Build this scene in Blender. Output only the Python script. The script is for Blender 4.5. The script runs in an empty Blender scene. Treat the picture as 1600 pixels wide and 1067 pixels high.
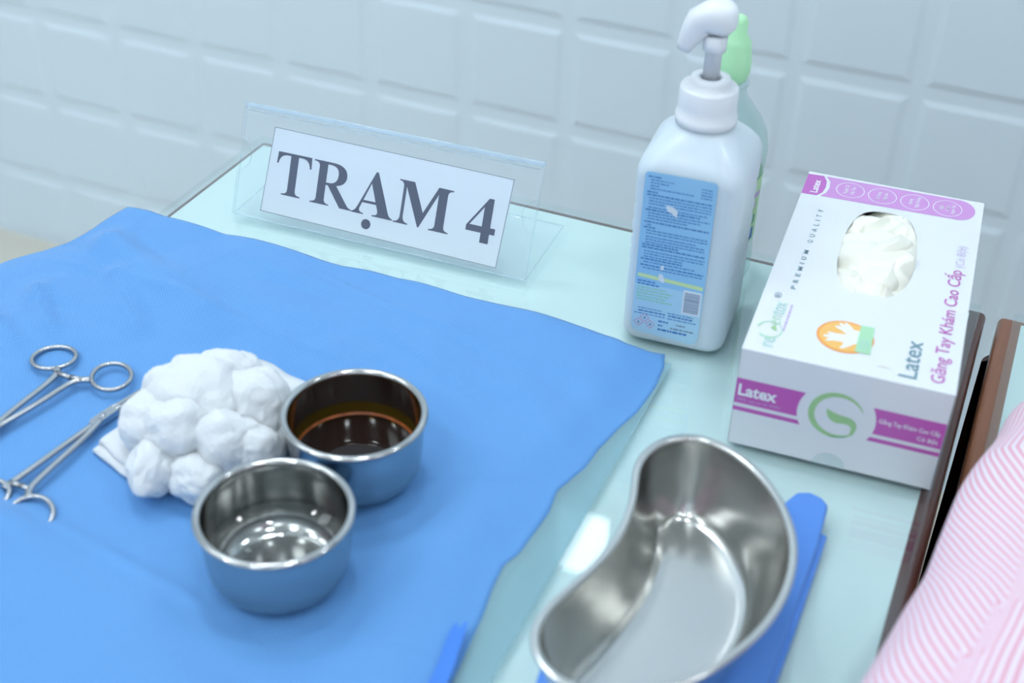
import bpy, bmesh, math, random
from mathutils import Vector, Matrix, noise
random.seed(7)
PI = math.pi
T = 0.75                      # height of the desk top above the floor; all coordinates below are measured from the desk top
C = bpy.context.scene.collection
S = bpy.context.scene

# ------------------------------------------------------------------ camera, world, exposure, lights
cam_d = bpy.data.cameras.new('camera'); cam = bpy.data.objects.new('camera', cam_d); C.objects.link(cam)
cam_d.lens = 47.087; cam_d.sensor_width = 36.0; cam_d.clip_start = 0.01
right = Vector((0.91768, 0.39638, 0.02721)); up = Vector((-0.24995, 0.52272, 0.81504)); fwd = Vector((-0.30885, 0.75475, -0.57876))
m = Matrix((right, up, -fwd)).transposed().to_4x4()
m.translation = Vector((-0.0058, -0.8545, 0.5146 + T))
cam.matrix_world = m
cam_d.dof.use_dof = True; cam_d.dof.focus_distance = 0.955; cam_d.dof.aperture_fstop = 5.4
S.camera = cam
S.view_settings.view_transform = 'Standard'; S.view_settings.look = 'None'
S.cycles.transparent_max_bounces = 32
S.view_settings.exposure = -0.58; S.view_settings.gamma = 1.0; S.view_settings.use_curve_mapping = False
w = bpy.data.worlds.new('world'); S.world = w; w.use_nodes = True
w.node_tree.nodes['Background'].inputs[0].default_value = (0.8, 0.9, 1.0, 1); w.node_tree.nodes['Background'].inputs[1].default_value = 0.5
LAMP_COL = (0.86, 0.94, 1.0)
PANEL_STRENGTH = 8.8          # square fill panels added on the ceiling
SPOT_STRENGTH = 158.0          # round downlights

# ------------------------------------------------------------------ materials
def mat(name, col, rough=0.5, metal=0.0, spec=0.5, coat=0.0, coat_r=0.05, trans=0.0, sss=0.0, sss_r=(0.01, 0.01, 0.01), noise_amt=0.0, noise_scale=40.0, bump=0.0, bump_scale=80.0, emit=None, estr=0.0, ior=1.45, sheen=0.0, rough_var=0.0):
    M = bpy.data.materials.new(name); M.use_nodes = True
    nt = M.node_tree; b = nt.nodes['Principled BSDF']
    b.inputs['Base Color'].default_value = (*col, 1); b.inputs['Roughness'].default_value = rough
    b.inputs['Metallic'].default_value = metal; b.inputs['Specular IOR Level'].default_value = spec
    b.inputs['Coat Weight'].default_value = coat; b.inputs['Coat Roughness'].default_value = coat_r
    b.inputs['Transmission Weight'].default_value = trans; b.inputs['IOR'].default_value = ior
    b.inputs['Sheen Weight'].default_value = sheen
    if sss: b.inputs['Subsurface Weight'].default_value = sss; b.inputs['Subsurface Radius'].default_value = sss_r; b.inputs['Subsurface Scale'].default_value = 1.0
    if emit: b.inputs['Emission Color'].default_value = (*emit, 1); b.inputs['Emission Strength'].default_value = estr
    tc = nt.nodes.new('ShaderNodeTexCoord')
    if noise_amt or rough_var:
        n = nt.nodes.new('ShaderNodeTexNoise'); n.inputs['Scale'].default_value = noise_scale; n.inputs['Detail'].default_value = 4
        nt.links.new(tc.outputs['Object'], n.inputs['Vector'])
        if noise_amt:
            mx = nt.nodes.new('ShaderNodeMix'); mx.data_type = 'RGBA'
            mx.inputs['A'].default_value = tuple(c * (1 - noise_amt) for c in col) + (1,)
            mx.inputs['B'].default_value = tuple(min(1, c * (1 + noise_amt)) for c in col) + (1,)
            nt.links.new(n.outputs['Fac'], mx.inputs['Factor']); nt.links.new(mx.outputs['Result'], b.inputs['Base Color'])
        if rough_var:
            mr = nt.nodes.new('ShaderNodeMapRange'); mr.inputs['To Min'].default_value = rough - rough_var; mr.inputs['To Max'].default_value = rough + rough_var
            nt.links.new(n.outputs['Fac'], mr.inputs['Value']); nt.links.new(mr.outputs['Result'], b.inputs['Roughness'])
    if bump:
        n2 = nt.nodes.new('ShaderNodeTexNoise'); n2.inputs['Scale'].default_value = bump_scale; n2.inputs['Detail'].default_value = 3
        nt.links.new(tc.outputs['Object'], n2.inputs['Vector'])
        bp = nt.nodes.new('ShaderNodeBump'); bp.inputs['Strength'].default_value = bump; bp.inputs['Distance'].default_value = 0.002
        nt.links.new(n2.outputs['Fac'], bp.inputs['Height']); nt.links.new(bp.outputs['Normal'], b.inputs['Normal'])
    return M

def sheet_glass(name, tint, rough=0.02, ior=1.45, milk=0.0, milk_col=(0.8, 0.9, 0.95)):
    """thin clear pane: see-through with a Fresnel mirror reflection and an optional trace of milkiness"""
    M = bpy.data.materials.new(name); M.use_nodes = True; nt = M.node_tree
    for n in list(nt.nodes): nt.nodes.remove(n)
    out = nt.nodes.new('ShaderNodeOutputMaterial'); tr = nt.nodes.new('ShaderNodeBsdfTransparent'); gl = nt.nodes.new('ShaderNodeBsdfGlossy')
    fr = nt.nodes.new('ShaderNodeFresnel'); mx = nt.nodes.new('ShaderNodeMixShader')
    tr.inputs['Color'].default_value = (*tint, 1); gl.inputs['Roughness'].default_value = rough; gl.inputs['Color'].default_value = (1, 1, 1, 1)
    geo = nt.nodes.new('ShaderNodeNewGeometry'); mi = nt.nodes.new('ShaderNodeMapRange')      # same mirror strength on both sides of the pane
    mi.inputs['To Min'].default_value = ior; mi.inputs['To Max'].default_value = 1.0 / ior
    nt.links.new(geo.outputs['Backfacing'], mi.inputs['Value']); nt.links.new(mi.outputs[0], fr.inputs['IOR'])
    nt.links.new(fr.outputs[0], mx.inputs[0]); nt.links.new(tr.outputs[0], mx.inputs[1]); nt.links.new(gl.outputs[0], mx.inputs[2])
    last = mx
    if milk:
        d = nt.nodes.new('ShaderNodeBsdfDiffuse'); d.inputs['Color'].default_value = (*milk_col, 1)
        m2 = nt.nodes.new('ShaderNodeMixShader'); m2.inputs[0].default_value = milk
        nt.links.new(mx.outputs[0], m2.inputs[1]); nt.links.new(d.outputs[0], m2.inputs[2]); last = m2
    nt.links.new(last.outputs[0], out.inputs[0])
    return M

def wood_mat(name, c1, c2, rough=0.3):
    M = mat(name, c1, rough, coat=0.15, coat_r=0.15); nt = M.node_tree; b = nt.nodes['Principled BSDF']
    tc = nt.nodes.new('ShaderNodeTexCoord'); mp = nt.nodes.new('ShaderNodeMapping'); mp.inputs['Scale'].default_value = (60, 6, 60)
    n = nt.nodes.new('ShaderNodeTexNoise'); n.inputs['Scale'].default_value = 2.0; n.inputs['Detail'].default_value = 6; n.inputs['Distortion'].default_value = 1.2
    mx = nt.nodes.new('ShaderNodeMix'); mx.data_type = 'RGBA'; mx.inputs['A'].default_value = (*c1, 1); mx.inputs['B'].default_value = (*c2, 1)
    nt.links.new(tc.outputs['Object'], mp.inputs[0]); nt.links.new(mp.outputs[0], n.inputs['Vector']); nt.links.new(n.outputs['Fac'], mx.inputs['Factor']); nt.links.new(mx.outputs['Result'], b.inputs['Base Color'])
    return M

def drape_mat(name, col, col2):
    """blue nonwoven: fine diamond emboss, broad tonal variation, a little translucency"""
    M = mat(name, col, 0.62, spec=0.35, sheen=0.15); nt = M.node_tree; b = nt.nodes['Principled BSDF']
    tc = nt.nodes.new('ShaderNodeTexCoord'); mp = nt.nodes.new('ShaderNodeMapping'); mp.inputs['Rotation'].default_value = (0, 0, PI / 4); mp.inputs['Scale'].default_value = (1, 1, 0)
    nt.links.new(tc.outputs['Object'], mp.inputs[0])
    vor = nt.nodes.new('ShaderNodeTexVoronoi'); vor.inputs['Scale'].default_value = 620; vor.inputs['Randomness'].default_value = 0.0; vor.voronoi_dimensions = '2D'
    nt.links.new(mp.outputs[0], vor.inputs['Vector'])
    mr = nt.nodes.new('ShaderNodeMapRange'); mr.inputs['From Min'].default_value = 0.15; mr.inputs['From Max'].default_value = 0.6
    nt.links.new(vor.outputs['Distance'], mr.inputs['Value'])
    mx = nt.nodes.new('ShaderNodeMix'); mx.data_type = 'RGBA'; mx.inputs['A'].default_value = (*col2, 1); mx.inputs['B'].default_value = (*col, 1)
    nt.links.new(mr.outputs[0], mx.inputs['Factor']); nt.links.new(mx.outputs['Result'], b.inputs['Base Color'])
    bp = nt.nodes.new('ShaderNodeBump'); bp.inputs['Strength'].default_value = 0.35; bp.inputs['Distance'].default_value = 0.0004
    nt.links.new(mr.outputs[0], bp.inputs['Height']); nt.links.new(bp.outputs['Normal'], b.inputs['Normal'])
    return M

def stripe_mat(name, a, bcol, period):
    M = mat(name, a, 0.85, spec=0.2, sheen=0.2); nt = M.node_tree; b = nt.nodes['Principled BSDF']
    uv = nt.nodes.new('ShaderNodeUVMap'); sx = nt.nodes.new('ShaderNodeSeparateXYZ'); nt.links.new(uv.outputs[0], sx.inputs[0])
    mu = nt.nodes.new('ShaderNodeMath'); mu.operation = 'MULTIPLY'; mu.inputs[1].default_value = 2 * PI / period; nt.links.new(sx.outputs[0], mu.inputs[0])
    si = nt.nodes.new('ShaderNodeMath'); si.operation = 'SINE'; nt.links.new(mu.outputs[0], si.inputs[0])
    mr = nt.nodes.new('ShaderNodeMapRange'); mr.inputs['From Min'].default_value = -0.35; mr.inputs['From Max'].default_value = 0.35; nt.links.new(si.outputs[0], mr.inputs['Value'])
    mx = nt.nodes.new('ShaderNodeMix'); mx.data_type = 'RGBA'; mx.inputs['A'].default_value = (*a, 1); mx.inputs['B'].default_value = (*bcol, 1)
    nt.links.new(mr.outputs[0], mx.inputs['Factor']); nt.links.new(mx.outputs['Result'], b.inputs['Base Color'])
    return M

M_tile = mat('glazed_tile', (0.76, 0.875, 0.96), 0.6, coat=0.0, coat_r=0.35, noise_amt=0.02, noise_scale=3)
M_wall = mat('painted_wall', (0.82, 0.86, 0.90), 0.8, noise_amt=0.02)
M_ceil = mat('ceiling_paint', (0.85, 0.87, 0.88), 0.9, noise_amt=0.01)
M_floor = mat('floor_tile', (0.62, 0.60, 0.52), 0.35, noise_amt=0.05, noise_scale=5)
M_panel = mat('added_light_diffuser', (0.9, 0.9, 0.9), 0.5, emit=LAMP_COL, estr=PANEL_STRENGTH)
M_spot = mat('downlight_lens', (0.9, 0.9, 0.9), 0.5, emit=LAMP_COL, estr=SPOT_STRENGTH)
M_frame = mat('white_metal_frame', (0.8, 0.8, 0.8), 0.4)
M_glass = sheet_glass('desk_glass', (0.95, 0.985, 0.98), 0.015, 1.5)
M_gedge = mat('glass_edge', (0.60, 0.70, 0.68), 0.1, coat=1.0)
M_mat = mat('mint_desk_sheet', (0.66, 0.765, 0.775), 0.5, noise_amt=0.02, noise_scale=6)
M_wood = wood_mat('dark_red_wood', (0.065, 0.015, 0.009), (0.12, 0.033, 0.017))
M_wood2 = wood_mat('orange_brown_wood', (0.17, 0.05, 0.02), (0.34, 0.12, 0.04))
M_film = sheet_glass('teal_film', (0.80, 0.90, 0.93), 0.5, 1.2, milk=0.35, milk_col=(0.42, 0.62, 0.68))
M_drape = drape_mat('blue_nonwoven', (0.140, 0.370, 0.72), (0.085, 0.255, 0.60))
M_drape2 = drape_mat('blue_nonwoven_doubled', (0.06, 0.24, 0.74), (0.05, 0.2, 0.68))
M_towel = drape_mat('blue_folded_cloth', (0.10, 0.29, 0.78), (0.09, 0.27, 0.75))
M_steel = mat('stainless_steel', (0.47, 0.47, 0.46), 0.15, metal=1.0, rough_var=0.04, noise_scale=25)
M_steel_in = mat('brushed_steel', (0.54, 0.54, 0.52), 0.20, metal=1.0, rough_var=0.04, noise_scale=30, bump=0.06, bump_scale=45)
M_forc = mat('forceps_steel', (0.44, 0.45, 0.47), 0.24, metal=1.0)
M_iod = mat('brown_antiseptic', (0.012, 0.005, 0.003), 0.03, spec=0.25)
M_iodfilm = sheet_glass('antiseptic_film', (0.75, 0.55, 0.20), 0.1, 1.2, milk=0.22, milk_col=(0.22, 0.14, 0.02))
M_clear = sheet_glass('clear_liquid', (0.95, 0.97, 0.97), 0.01, 1.33)
M_cotton = mat('cotton_wool', (0.70, 0.73, 0.755), 0.95, spec=0.05, sss=0.35, sss_r=(0.006, 0.006, 0.006), bump=0.5, bump_scale=350, sheen=0.3)
M_gauze = mat('gauze', (0.76, 0.79, 0.82), 0.95, spec=0.1, bump=0.5, bump_scale=900)
M_acryl = sheet_glass('clear_acrylic', (0.985, 0.992, 0.995), 0.01, 1.42, milk=0.018, milk_col=(0.8, 0.92, 1.0))
M_acryl_e = sheet_glass('acrylic_edge', (0.88, 0.94, 0.98), 0.1, 1.5, milk=0.25, milk_col=(0.75, 0.86, 0.95))
M_paper = mat('white_paper', (0.80, 0.87, 0.93), 0.6, coat=0.35, coat_r=0.08)
M_ink = mat('dark_blue_black_ink', (0.035, 0.05, 0.11), 0.5, coat=0.5, coat_r=0.1)
M_hdpe = mat('milky_plastic', (0.62, 0.71, 0.77), 0.32, sss=0.5, sss_r=(0.012, 0.012, 0.012), coat=0.15, coat_r=0.2)
M_pump = mat('white_plastic', (0.78, 0.81, 0.85), 0.3, coat=0.2, coat_r=0.15)
M_label = mat('blue_label', (0.30, 0.57, 0.82), 0.4, coat=0.2)
M_label2 = mat('pale_blue_label', (0.42, 0.66, 0.82), 0.4, coat=0.2)
M_lab_txt = mat('blue_label_print', (0.06, 0.20, 0.50), 0.5)
M_lab_grn = mat('green_label_print', (0.30, 0.62, 0.50), 0.5)
M_lab_yel = mat('yellow_label_stripe', (0.62, 0.78, 0.40), 0.5)
M_lab_gry = mat('grey_label_print', (0.22, 0.30, 0.42), 0.5)
M_lab_wht = mat('torn_white_spot', (0.72, 0.78, 0.85), 0.6)
M_lab_red = mat('pink_label_outline', (0.60, 0.35, 0.50), 0.6)
M_gcap = mat('light_green_plastic', (0.46, 0.82, 0.50), 0.3, sss=0.3, sss_r=(0.004, 0.008, 0.004), coat=0.2)
M_pet = sheet_glass('clear_bottle', (0.90, 0.96, 0.95), 0.05, 1.5, milk=0.12, milk_col=(0.35, 0.62, 0.60))
M_card = mat('white_card', (0.74, 0.77, 0.81), 0.38, coat=0.35, coat_r=0.22)
M_purple = mat('purple_print', (0.50, 0.13, 0.50), 0.4, coat=0.3, coat_r=0.22)
M_purple_gloss = mat('gloss_lightened_purple', (0.58, 0.27, 0.62), 0.35, coat=0.4, coat_r=0.2)  # gloss on the box top put into a lighter purple base colour
M_magenta = mat('magenta_print', (0.52, 0.10, 0.45), 0.4, coat=0.3, coat_r=0.2)
M_violet = mat('pale_violet_print', (0.55, 0.42, 0.68), 0.4)
M_tealink = mat('grey_teal_print', (0.14, 0.27, 0.33), 0.4, coat=0.3)
M_paleteal = mat('pale_green_print', (0.42, 0.66, 0.60), 0.4)
M_palegrn = mat('light_green_print', (0.40, 0.70, 0.45), 0.4)
M_leafg = mat('leaf_green_print', (0.34, 0.58, 0.28), 0.4)
M_leafd = mat('dark_leaf_green_print', (0.15, 0.40, 0.24), 0.4)
M_orange = mat('orange_print', (0.85, 0.32, 0.06), 0.4)
M_orange2 = mat('amber_print', (0.87, 0.50, 0.14), 0.4)
M_wprint = mat('white_print', (0.82, 0.85, 0.90), 0.4)
M_flap = mat('greyish_thumb_flap', (0.58, 0.68, 0.70), 0.4)
M_latex = mat('cream_latex', (0.87, 0.86, 0.76), 0.45, coat=0.1)
M_shirt = stripe_mat('pink_striped_cotton', (0.80, 0.74, 0.83), (0.75, 0.38, 0.48), 0.0040)
M_skin = mat('skin', (0.55, 0.34, 0.25), 0.5, sss=0.1)
M_hair = mat('black_hair', (0.015, 0.012, 0.01), 0.4)
M_trs = mat('dark_trousers', (0.03, 0.035, 0.05), 0.8)

# ------------------------------------------------------------------ helpers
def thing(name, label, cat, loc, rotz=0.0, group=None):
    o = bpy.data.objects.new(name, None); C.objects.link(o); o.empty_display_size = 0.02
    o.location = (loc[0], loc[1], loc[2] + T); o.rotation_euler = (0, 0, rotz)
    o['label'] = label; o['category'] = cat
    if group: o['group'] = group
    return o
def tag(o, label, cat, group=None, kind=None):
    o['label'] = label; o['category'] = cat
    if group: o['group'] = group
    if kind: o['kind'] = kind
    return o
def obj(name, V, F, material, parent=None, smooth=True, loc=None, mw=None, uv=None, label=None):
    """link one mesh; V in table coordinates unless parent is given (then V is in the parent's local space, minus any loc)"""
    me = bpy.data.meshes.new(name); me.from_pydata([tuple(v) for v in V], [], F); me.validate(); me.update()
    bm = bmesh.new(); bm.from_mesh(me); bmesh.ops.recalc_face_normals(bm, faces=bm.faces); bm.to_mesh(me); bm.free()
    mats = material if isinstance(material, (list, tuple)) else [material]
    for mm in mats: me.materials.append(mm)
    for p in me.polygons: p.use_smooth = smooth
    o = bpy.data.objects.new(name, me); C.objects.link(o)
    if parent is None:
        o.location = (loc[0], loc[1], loc[2] + T) if loc else (0, 0, T)
    else:
        o.parent = parent
        if loc: o.location = loc
    if mw is not None: o.matrix_basis = mw
    if uv:
        l = me.uv_layers.new(name='UVMap')
        for p in me.polygons:
            for li in p.loop_indices: l.data[li].uv = uv[me.loops[li].vertex_index]
    if label: o['label'] = label
    return o
def autosmooth(o, ang=35):
    for p in o.data.polygons: p.use_smooth = True
    bm = bmesh.new(); bm.from_mesh(o.data)
    for e in bm.edges:
        if len(e.link_faces) == 2 and e.calc_face_angle(0) > math.radians(ang): e.smooth = False
    bm.to_mesh(o.data); bm.free(); return o
def box(x0, x1, y0, y1, z0, z1, bev=0.0, seg=2):
    bm = bmesh.new(); bmesh.ops.create_cube(bm, size=1.0)
    for v in bm.verts: v.co = Vector(((x0 + x1) / 2 + v.co.x * (x1 - x0), (y0 + y1) / 2 + v.co.y * (y1 - y0), (z0 + z1) / 2 + v.co.z * (z1 - z0)))
    if bev: bmesh.ops.bevel(bm, geom=list(bm.edges), offset=bev, segments=seg, affect='EDGES', profile=0.5)
    bm.verts.index_update(); V = [v.co.copy() for v in bm.verts]; F = [[v.index for v in f.verts] for f in bm.faces]; bm.free(); return V, F
def join(*parts):
    V = []; F = []
    for v, f in parts:
        n = len(V); V += list(v); F += [[i + n for i in q] for q in f]
    return V, F
def loft(rings, cap0=True, cap1=True, closed=True):
    V = [p for r in rings for p in r]; n = len(rings[0]); F = []
    for i in range(len(rings) - 1):
        for j in range(n if closed else n - 1):
            a = i * n + j; b = i * n + (j + 1) % n; F.append([a, b, b + n, a + n])
    if cap0: F.append(list(range(n))[::-1])
    if cap1: F.append([(len(rings) - 1) * n + j for j in range(n)])
    return V, F
def lathe(prof, seg=64, cx=0, cy=0, cap0=False, cap1=False):
    rings = [[Vector((cx + r * math.cos(2 * PI * j / seg), cy + r * math.sin(2 * PI * j / seg), z)) for j in range(seg)] for r, z in prof]
    return loft(rings, cap0, cap1)
def catmull(P, n=8, closed=False):
    out = []; N = len(P); P = [Vector(p) for p in P]
    rng = range(N) if closed else range(N - 1)
    for i in rng:
        p0 = P[(i - 1) % N] if closed or i > 0 else P[0]; p1 = P[i]; p2 = P[(i + 1) % N]; p3 = P[(i + 2) % N] if closed or i + 2 < N else P[-1]
        for k in range(n):
            t = k / n
            out.append(0.5 * ((2 * p1) + (p2 - p0) * t + (2 * p0 - 5 * p1 + 4 * p2 - p3) * t * t + (3 * p1 - p0 - 3 * p2 + p3) * t ** 3))
    if not closed: out.append(P[-1].copy())
    return out
def tube(path, rad, seg=10, closed=False, flat=1.0, cap=True):
    """tube along a path; rad number or list; flat squashes the section along z"""
    n = len(path); path = [Vector(p) for p in path]; rings = []
    for i, p in enumerate(path):
        a = path[(i - 1) % n] if closed or i > 0 else path[i]; b = path[(i + 1) % n] if closed or i < n - 1 else path[i]
        t = (b - a).normalized(); ref = Vector((0, 0, 1)) if abs(t.z) < 0.9 else Vector((1, 0, 0))
        s = t.cross(ref).normalized(); u = s.cross(t).normalized(); r = rad[i] if isinstance(rad, (list, tuple)) else rad
        rings.append([p + s * (r * math.cos(2 * PI * k / seg)) + u * (r * flat * math.sin(2 * PI * k / seg)) for k in range(seg)])
    if closed:
        V, F = loft(rings + [rings[0]], False, False); return V, F
    return loft(rings, cap, cap)
def shape2d(loops, depth=0.0):
    """flat shape with holes from closed polylines (2D), via a filled curve"""
    cu = bpy.data.curves.new('tmp', 'CURVE'); cu.dimensions = '2D'; cu.fill_mode = 'BOTH'; cu.extrude = depth / 2
    for L in loops:
        sp = cu.splines.new('POLY'); sp.points.add(len(L) - 1); sp.use_cyclic_u = True
        for p, q in zip(sp.points, L): p.co = (q[0], q[1], 0, 1)
    return eval_curve(cu)
def eval_curve(cu):
    o = bpy.data.objects.new('tmp', cu); C.objects.link(o); dg = bpy.context.evaluated_depsgraph_get(); dg.update()
    me = bpy.data.meshes.new_from_object(o.evaluated_get(dg)); V = [v.co.copy() for v in me.vertices]; F = [list(p.vertices) for p in me.polygons]
    bpy.data.objects.remove(o); bpy.data.meshes.remove(me); bpy.data.curves.remove(cu); return V, F
def text2d(s, x0, x1, y0, y1, bold=0.0, res=3, shear=0.0, space=1.0):
    """flat lettering fitted into the rectangle x0..x1, y0..y1"""
    cu = bpy.data.curves.new('tmp', 'FONT'); cu.body = s; cu.resolution_u = res; cu.offset = bold; cu.shear = shear; cu.space_character = space
    V, F = eval_curve(cu)
    if not V: return V, F
    a = min(v.x for v in V); b = max(v.x for v in V); c = min(v.y for v in V); d = max(v.y for v in V)
    V = [Vector((x0 + (v.x - a) / (b - a) * (x1 - x0), y0 + (v.y - c) / (d - c) * (y1 - y0), 0)) for v in V]
    return V, F
def ring_pts(cx, cy, rx, ry, n=48, a0=0, a1=2 * PI, end=False):
    k = n + (1 if end else 0); return [(cx + rx * math.cos(a0 + (a1 - a0) * i / n), cy + ry * math.sin(a0 + (a1 - a0) * i / n)) for i in range(k)]
def rrect(x0, x1, y0, y1, r, n=6):
    P = []
    for cx, cy, a in ((x1 - r, y1 - r, 0), (x0 + r, y1 - r, PI / 2), (x0 + r, y0 + r, PI), (x1 - r, y0 + r, 1.5 * PI)):
        P += [(cx + r * math.cos(a + PI / 2 * k / n), cy + r * math.sin(a + PI / 2 * k / n)) for k in range(n + 1)]
    return P
def struct(name, V, F, material, smooth=False):
    o = obj(name, V, F, material, None, smooth); o['kind'] = 'structure'; return o

# ------------------------------------------------------------------ the room
WY = 0.72; TS = 0.15006; TX0 = -1.4834; TZ0 = -0.3134
X0, X1, Y0, ZC = -2.7, 2.6, -3.0, 2.05
def tiled_wall():
    """square tiles with a raised flat middle and sloping borders"""
    V = []; F = []; b = 0.0085; g = 0.0080; h = 0.0021
    i0 = math.floor((X0 - TX0) / TS); i1 = math.ceil((X1 - TX0) / TS); j0 = math.floor((-T - TZ0) / TS); j1 = math.ceil((1.0 - TZ0) / TS)
    for i in range(i0, i1):
        for j in range(j0, j1):
            x = TX0 + i * TS; z = TZ0 + j * TS; z1 = z + TS; x1 = x + TS
            x = max(x, X0); x1 = min(x1, X1); z = max(z, -T)
            if x1 - x < 0.04 or z1 - z < 0.04: 
                n = len(V); V += [(x, WY, z), (x1, WY, z), (x1, WY, z1), (x, WY, z1)]; F.append([n, n + 1, n + 2, n + 3]); continue
            n = len(V)
            for d, y in ((0, 0), (g, 0), (g + 0.0015, 0.0004), (g + b, h), (g + b + 0.0006, h)):
                V += [(x + d, WY - y, z + d), (x1 - d, WY - y, z + d), (x1 - d, WY - y, z1 - d), (x + d, WY - y, z1 - d)]
            for k in range(4):
                for q in range(4):
                    a = n + k * 4 + q; c = n + k * 4 + (q + 1) % 4; F.append([a, c, c + 4, a + 4])
            F.append([n + 16, n + 17, n + 18, n + 19])
    zt = TZ0 + j1 * TS; n = len(V); V += [(X0, WY, zt), (X1, WY, zt), (X1, WY, ZC), (X0, WY, ZC)]; F.append([n, n + 1, n + 2, n + 3])
    return V, F
struct('wall_back', *tiled_wall(), M_tile)
struct('floor', *box(X0, X1, Y0, WY, -T - 0.05, -T), M_floor)
struct('ceiling', *box(X0, X1, Y0, WY, ZC, ZC + 0.05), M_ceil)
struct('wall_left', *box(X0 - 0.05, X0, Y0, WY, -T, ZC), M_wall)
struct('wall_right', *box(X1, X1 + 0.05, Y0, WY, -T, ZC), M_wall)
struct('wall_front', *box(X0, X1, Y0 - 0.05, Y0, -T, ZC), M_wall)

def fill_panel(x, y, lab, sx=0.6, sy=0.6):  # unseen panel added on the ceiling for soft ambient fill
    t = thing('fill_panel_light', lab, 'ceiling light', (x, y, ZC - 0.012))
    hx, hy = sx / 2, sy / 2
    obj('frame', *join(box(-hx - 0.02, hx + 0.02, -hy - 0.02, -hy, -0.004, 0.012), box(-hx - 0.02, hx + 0.02, hy, hy + 0.02, -0.004, 0.012), box(-hx - 0.02, -hx, -hy, hy, -0.004, 0.012), box(hx, hx + 0.02, -hy, hy, -0.004, 0.012)), M_frame, t, False)
    obj('diffuser', *box(-hx, hx, -hy, hy, 0, 0.008), M_panel, t, False)
for x, y, lab in ((-1.4, 0.0, 'added square fill light on the ceiling left of the desks near the tiled wall'), (1.7, -1.3, 'added square fill light on the ceiling to the right behind the camera position'),
                  (-1.5, -2.0, 'added square fill light on the ceiling at the far left from the tiled wall'), (0.9, -2.4, 'added square fill light on the ceiling at the far right from the tiled wall'), (-0.3, -2.4, 'added square fill light on the ceiling behind the camera position, middle of the far row'), (-2.2, -0.9, 'added square fill light on the ceiling close to the left wall')):
    fill_panel(x, y, lab)
def downlight(x, y, lab, r=0.075):
    t = thing('round_downlight', lab, 'ceiling light', (x, y, ZC - 0.01))
    obj('trim_ring', *lathe([(r, -0.004), (r + 0.02, -0.002), (r + 0.022, 0.01), (r, 0.01), (r, -0.004)], 40), M_frame, t)
    obj('lens', *lathe([(0.0005, 0.0), (r, 0.0), (r, 0.006), (0.0005, 0.006)], 40, cap0=True, cap1=True), M_spot, t, False)
for x, y, lab in ((-0.34, -0.1, 'round downlight straight above the desk with the blue drape'), (0.7, 0.2, 'round downlight to the right of the one above the desk'), (-0.5, -1.5, 'round downlight behind the camera position'), (-1.0, 0.35, 'round downlight left of the one above the desk'), (0.6, -1.2, 'round downlight behind and to the right of the camera position'), (-1.5, -1.1, 'round downlight at the far left between two square panels')):
    downlight(x, y, lab)
# unseen lamp added on the tiled wall for a bright reflection in the desk glass
t = thing('added_wall_lamp', 'unseen small rectangular lamp added high on the white tiled wall', 'lamp', (-0.50, WY - 0.02, 1.03))
obj('lamp_housing', *box(-0.05, 0.05, -0.012, 0.0195, -0.075, 0.075, 0.003), M_frame, t)
obj('diffuser', *box(-0.043, 0.043, -0.016, -0.012, -0.066, 0.066), M_panel, t, False)

# ------------------------------------------------------------------ desks
def desk(x0, x1, name, lab, edge_mat, side_over, protrude, depth=0.68, inset=0.004):
    t = thing(name, lab, 'desk', ((x0 + x1) / 2, -depth / 2, -T)); cx = (x0 + x1) / 2; cy = -depth / 2
    def L(b): return [Vector(v) - Vector((cx, cy, -T)) for v in b[0]], b[1]
    g = 0.005; zt = -g - 0.0006
    obj('wooden_top', *L(box(x0 - side_over[0], x1 + side_over[1], -depth, 0.0015, zt - 0.022, zt, 0.004, 3)), edge_mat, t)
    obj('desk_sheet', *L(box(x0 + 0.006, x1 - 0.0065, -depth + 0.004, -0.0062, zt, zt + 0.0005)), M_mat, t, False)
    obj('glass_top', *L(box(x0, x1, -depth, 0, -g, 0, 0.0008, 2)), [M_glass, M_gedge], t, False)
    gt = t.children[-1]
    for p in gt.data.polygons:
        if abs(p.normal.z) < 0.5: p.material_index = 1
    for px0, px1, zt2, left in ((x0 - protrude, x0 - protrude + 0.018, -0.028, True), (x1 + side_over[1] * 0.85 - 0.018, x1 + side_over[1] * 0.85, zt - 0.022, False)):
        r = 0.016; ar = [(r * math.cos(PI / 2 * k / 8), r * math.sin(PI / 2 * k / 8)) for k in range(9)]; yb = -0.012
        P = [(px0, -depth + 0.02), (px1, -depth + 0.02)]
        P += [(px1, yb)] + [(px0 + r - b_, yb - r + a_) for a_, b_ in ar[::-1]] if left else [(px1 - r + a_, yb - r + b_) for a_, b_ in ar] + [(px0, yb)]
        obj('side_panel', *L(loft([[Vector((x, y, z)) for x, y in P] for z in (-T, zt2)])), M_wood, t, False)
    obj('back_panel', *L(box(x0 + 0.022, x1 - 0.022, -0.06, -0.045, -T + 0.25, zt - 0.022)), M_wood, t, False)
    return t
desk(-0.589, 0.0, 'glass_topped_desk', 'desk with pale mint glass top under the blue drape and name sign', M_wood, (0.0, 0.005), 0.0)
desk(0.0226, 0.62, 'glass_topped_desk', 'second desk at right edge, its brown wooden rim showing beside the gap', M_wood2, (0.0092, 0.0), 0.0132)

# ------------------------------------------------------------------ teal film, drape
def film():
    P = [(-0.176, -0.163), (-0.1755, -0.62), (-0.30, -0.62), (-0.32, -0.40), (-0.30, -0.163)]
    V, F = shape2d([P], 0.0004); return [v + Vector((0, 0, 0.0006)) for v in V], F
o = obj('plastic_film', *film(), M_film, None, False); tag(o, 'thin teal plastic film lying under the right edge of the blue drape', 'plastic sheet')

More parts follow.
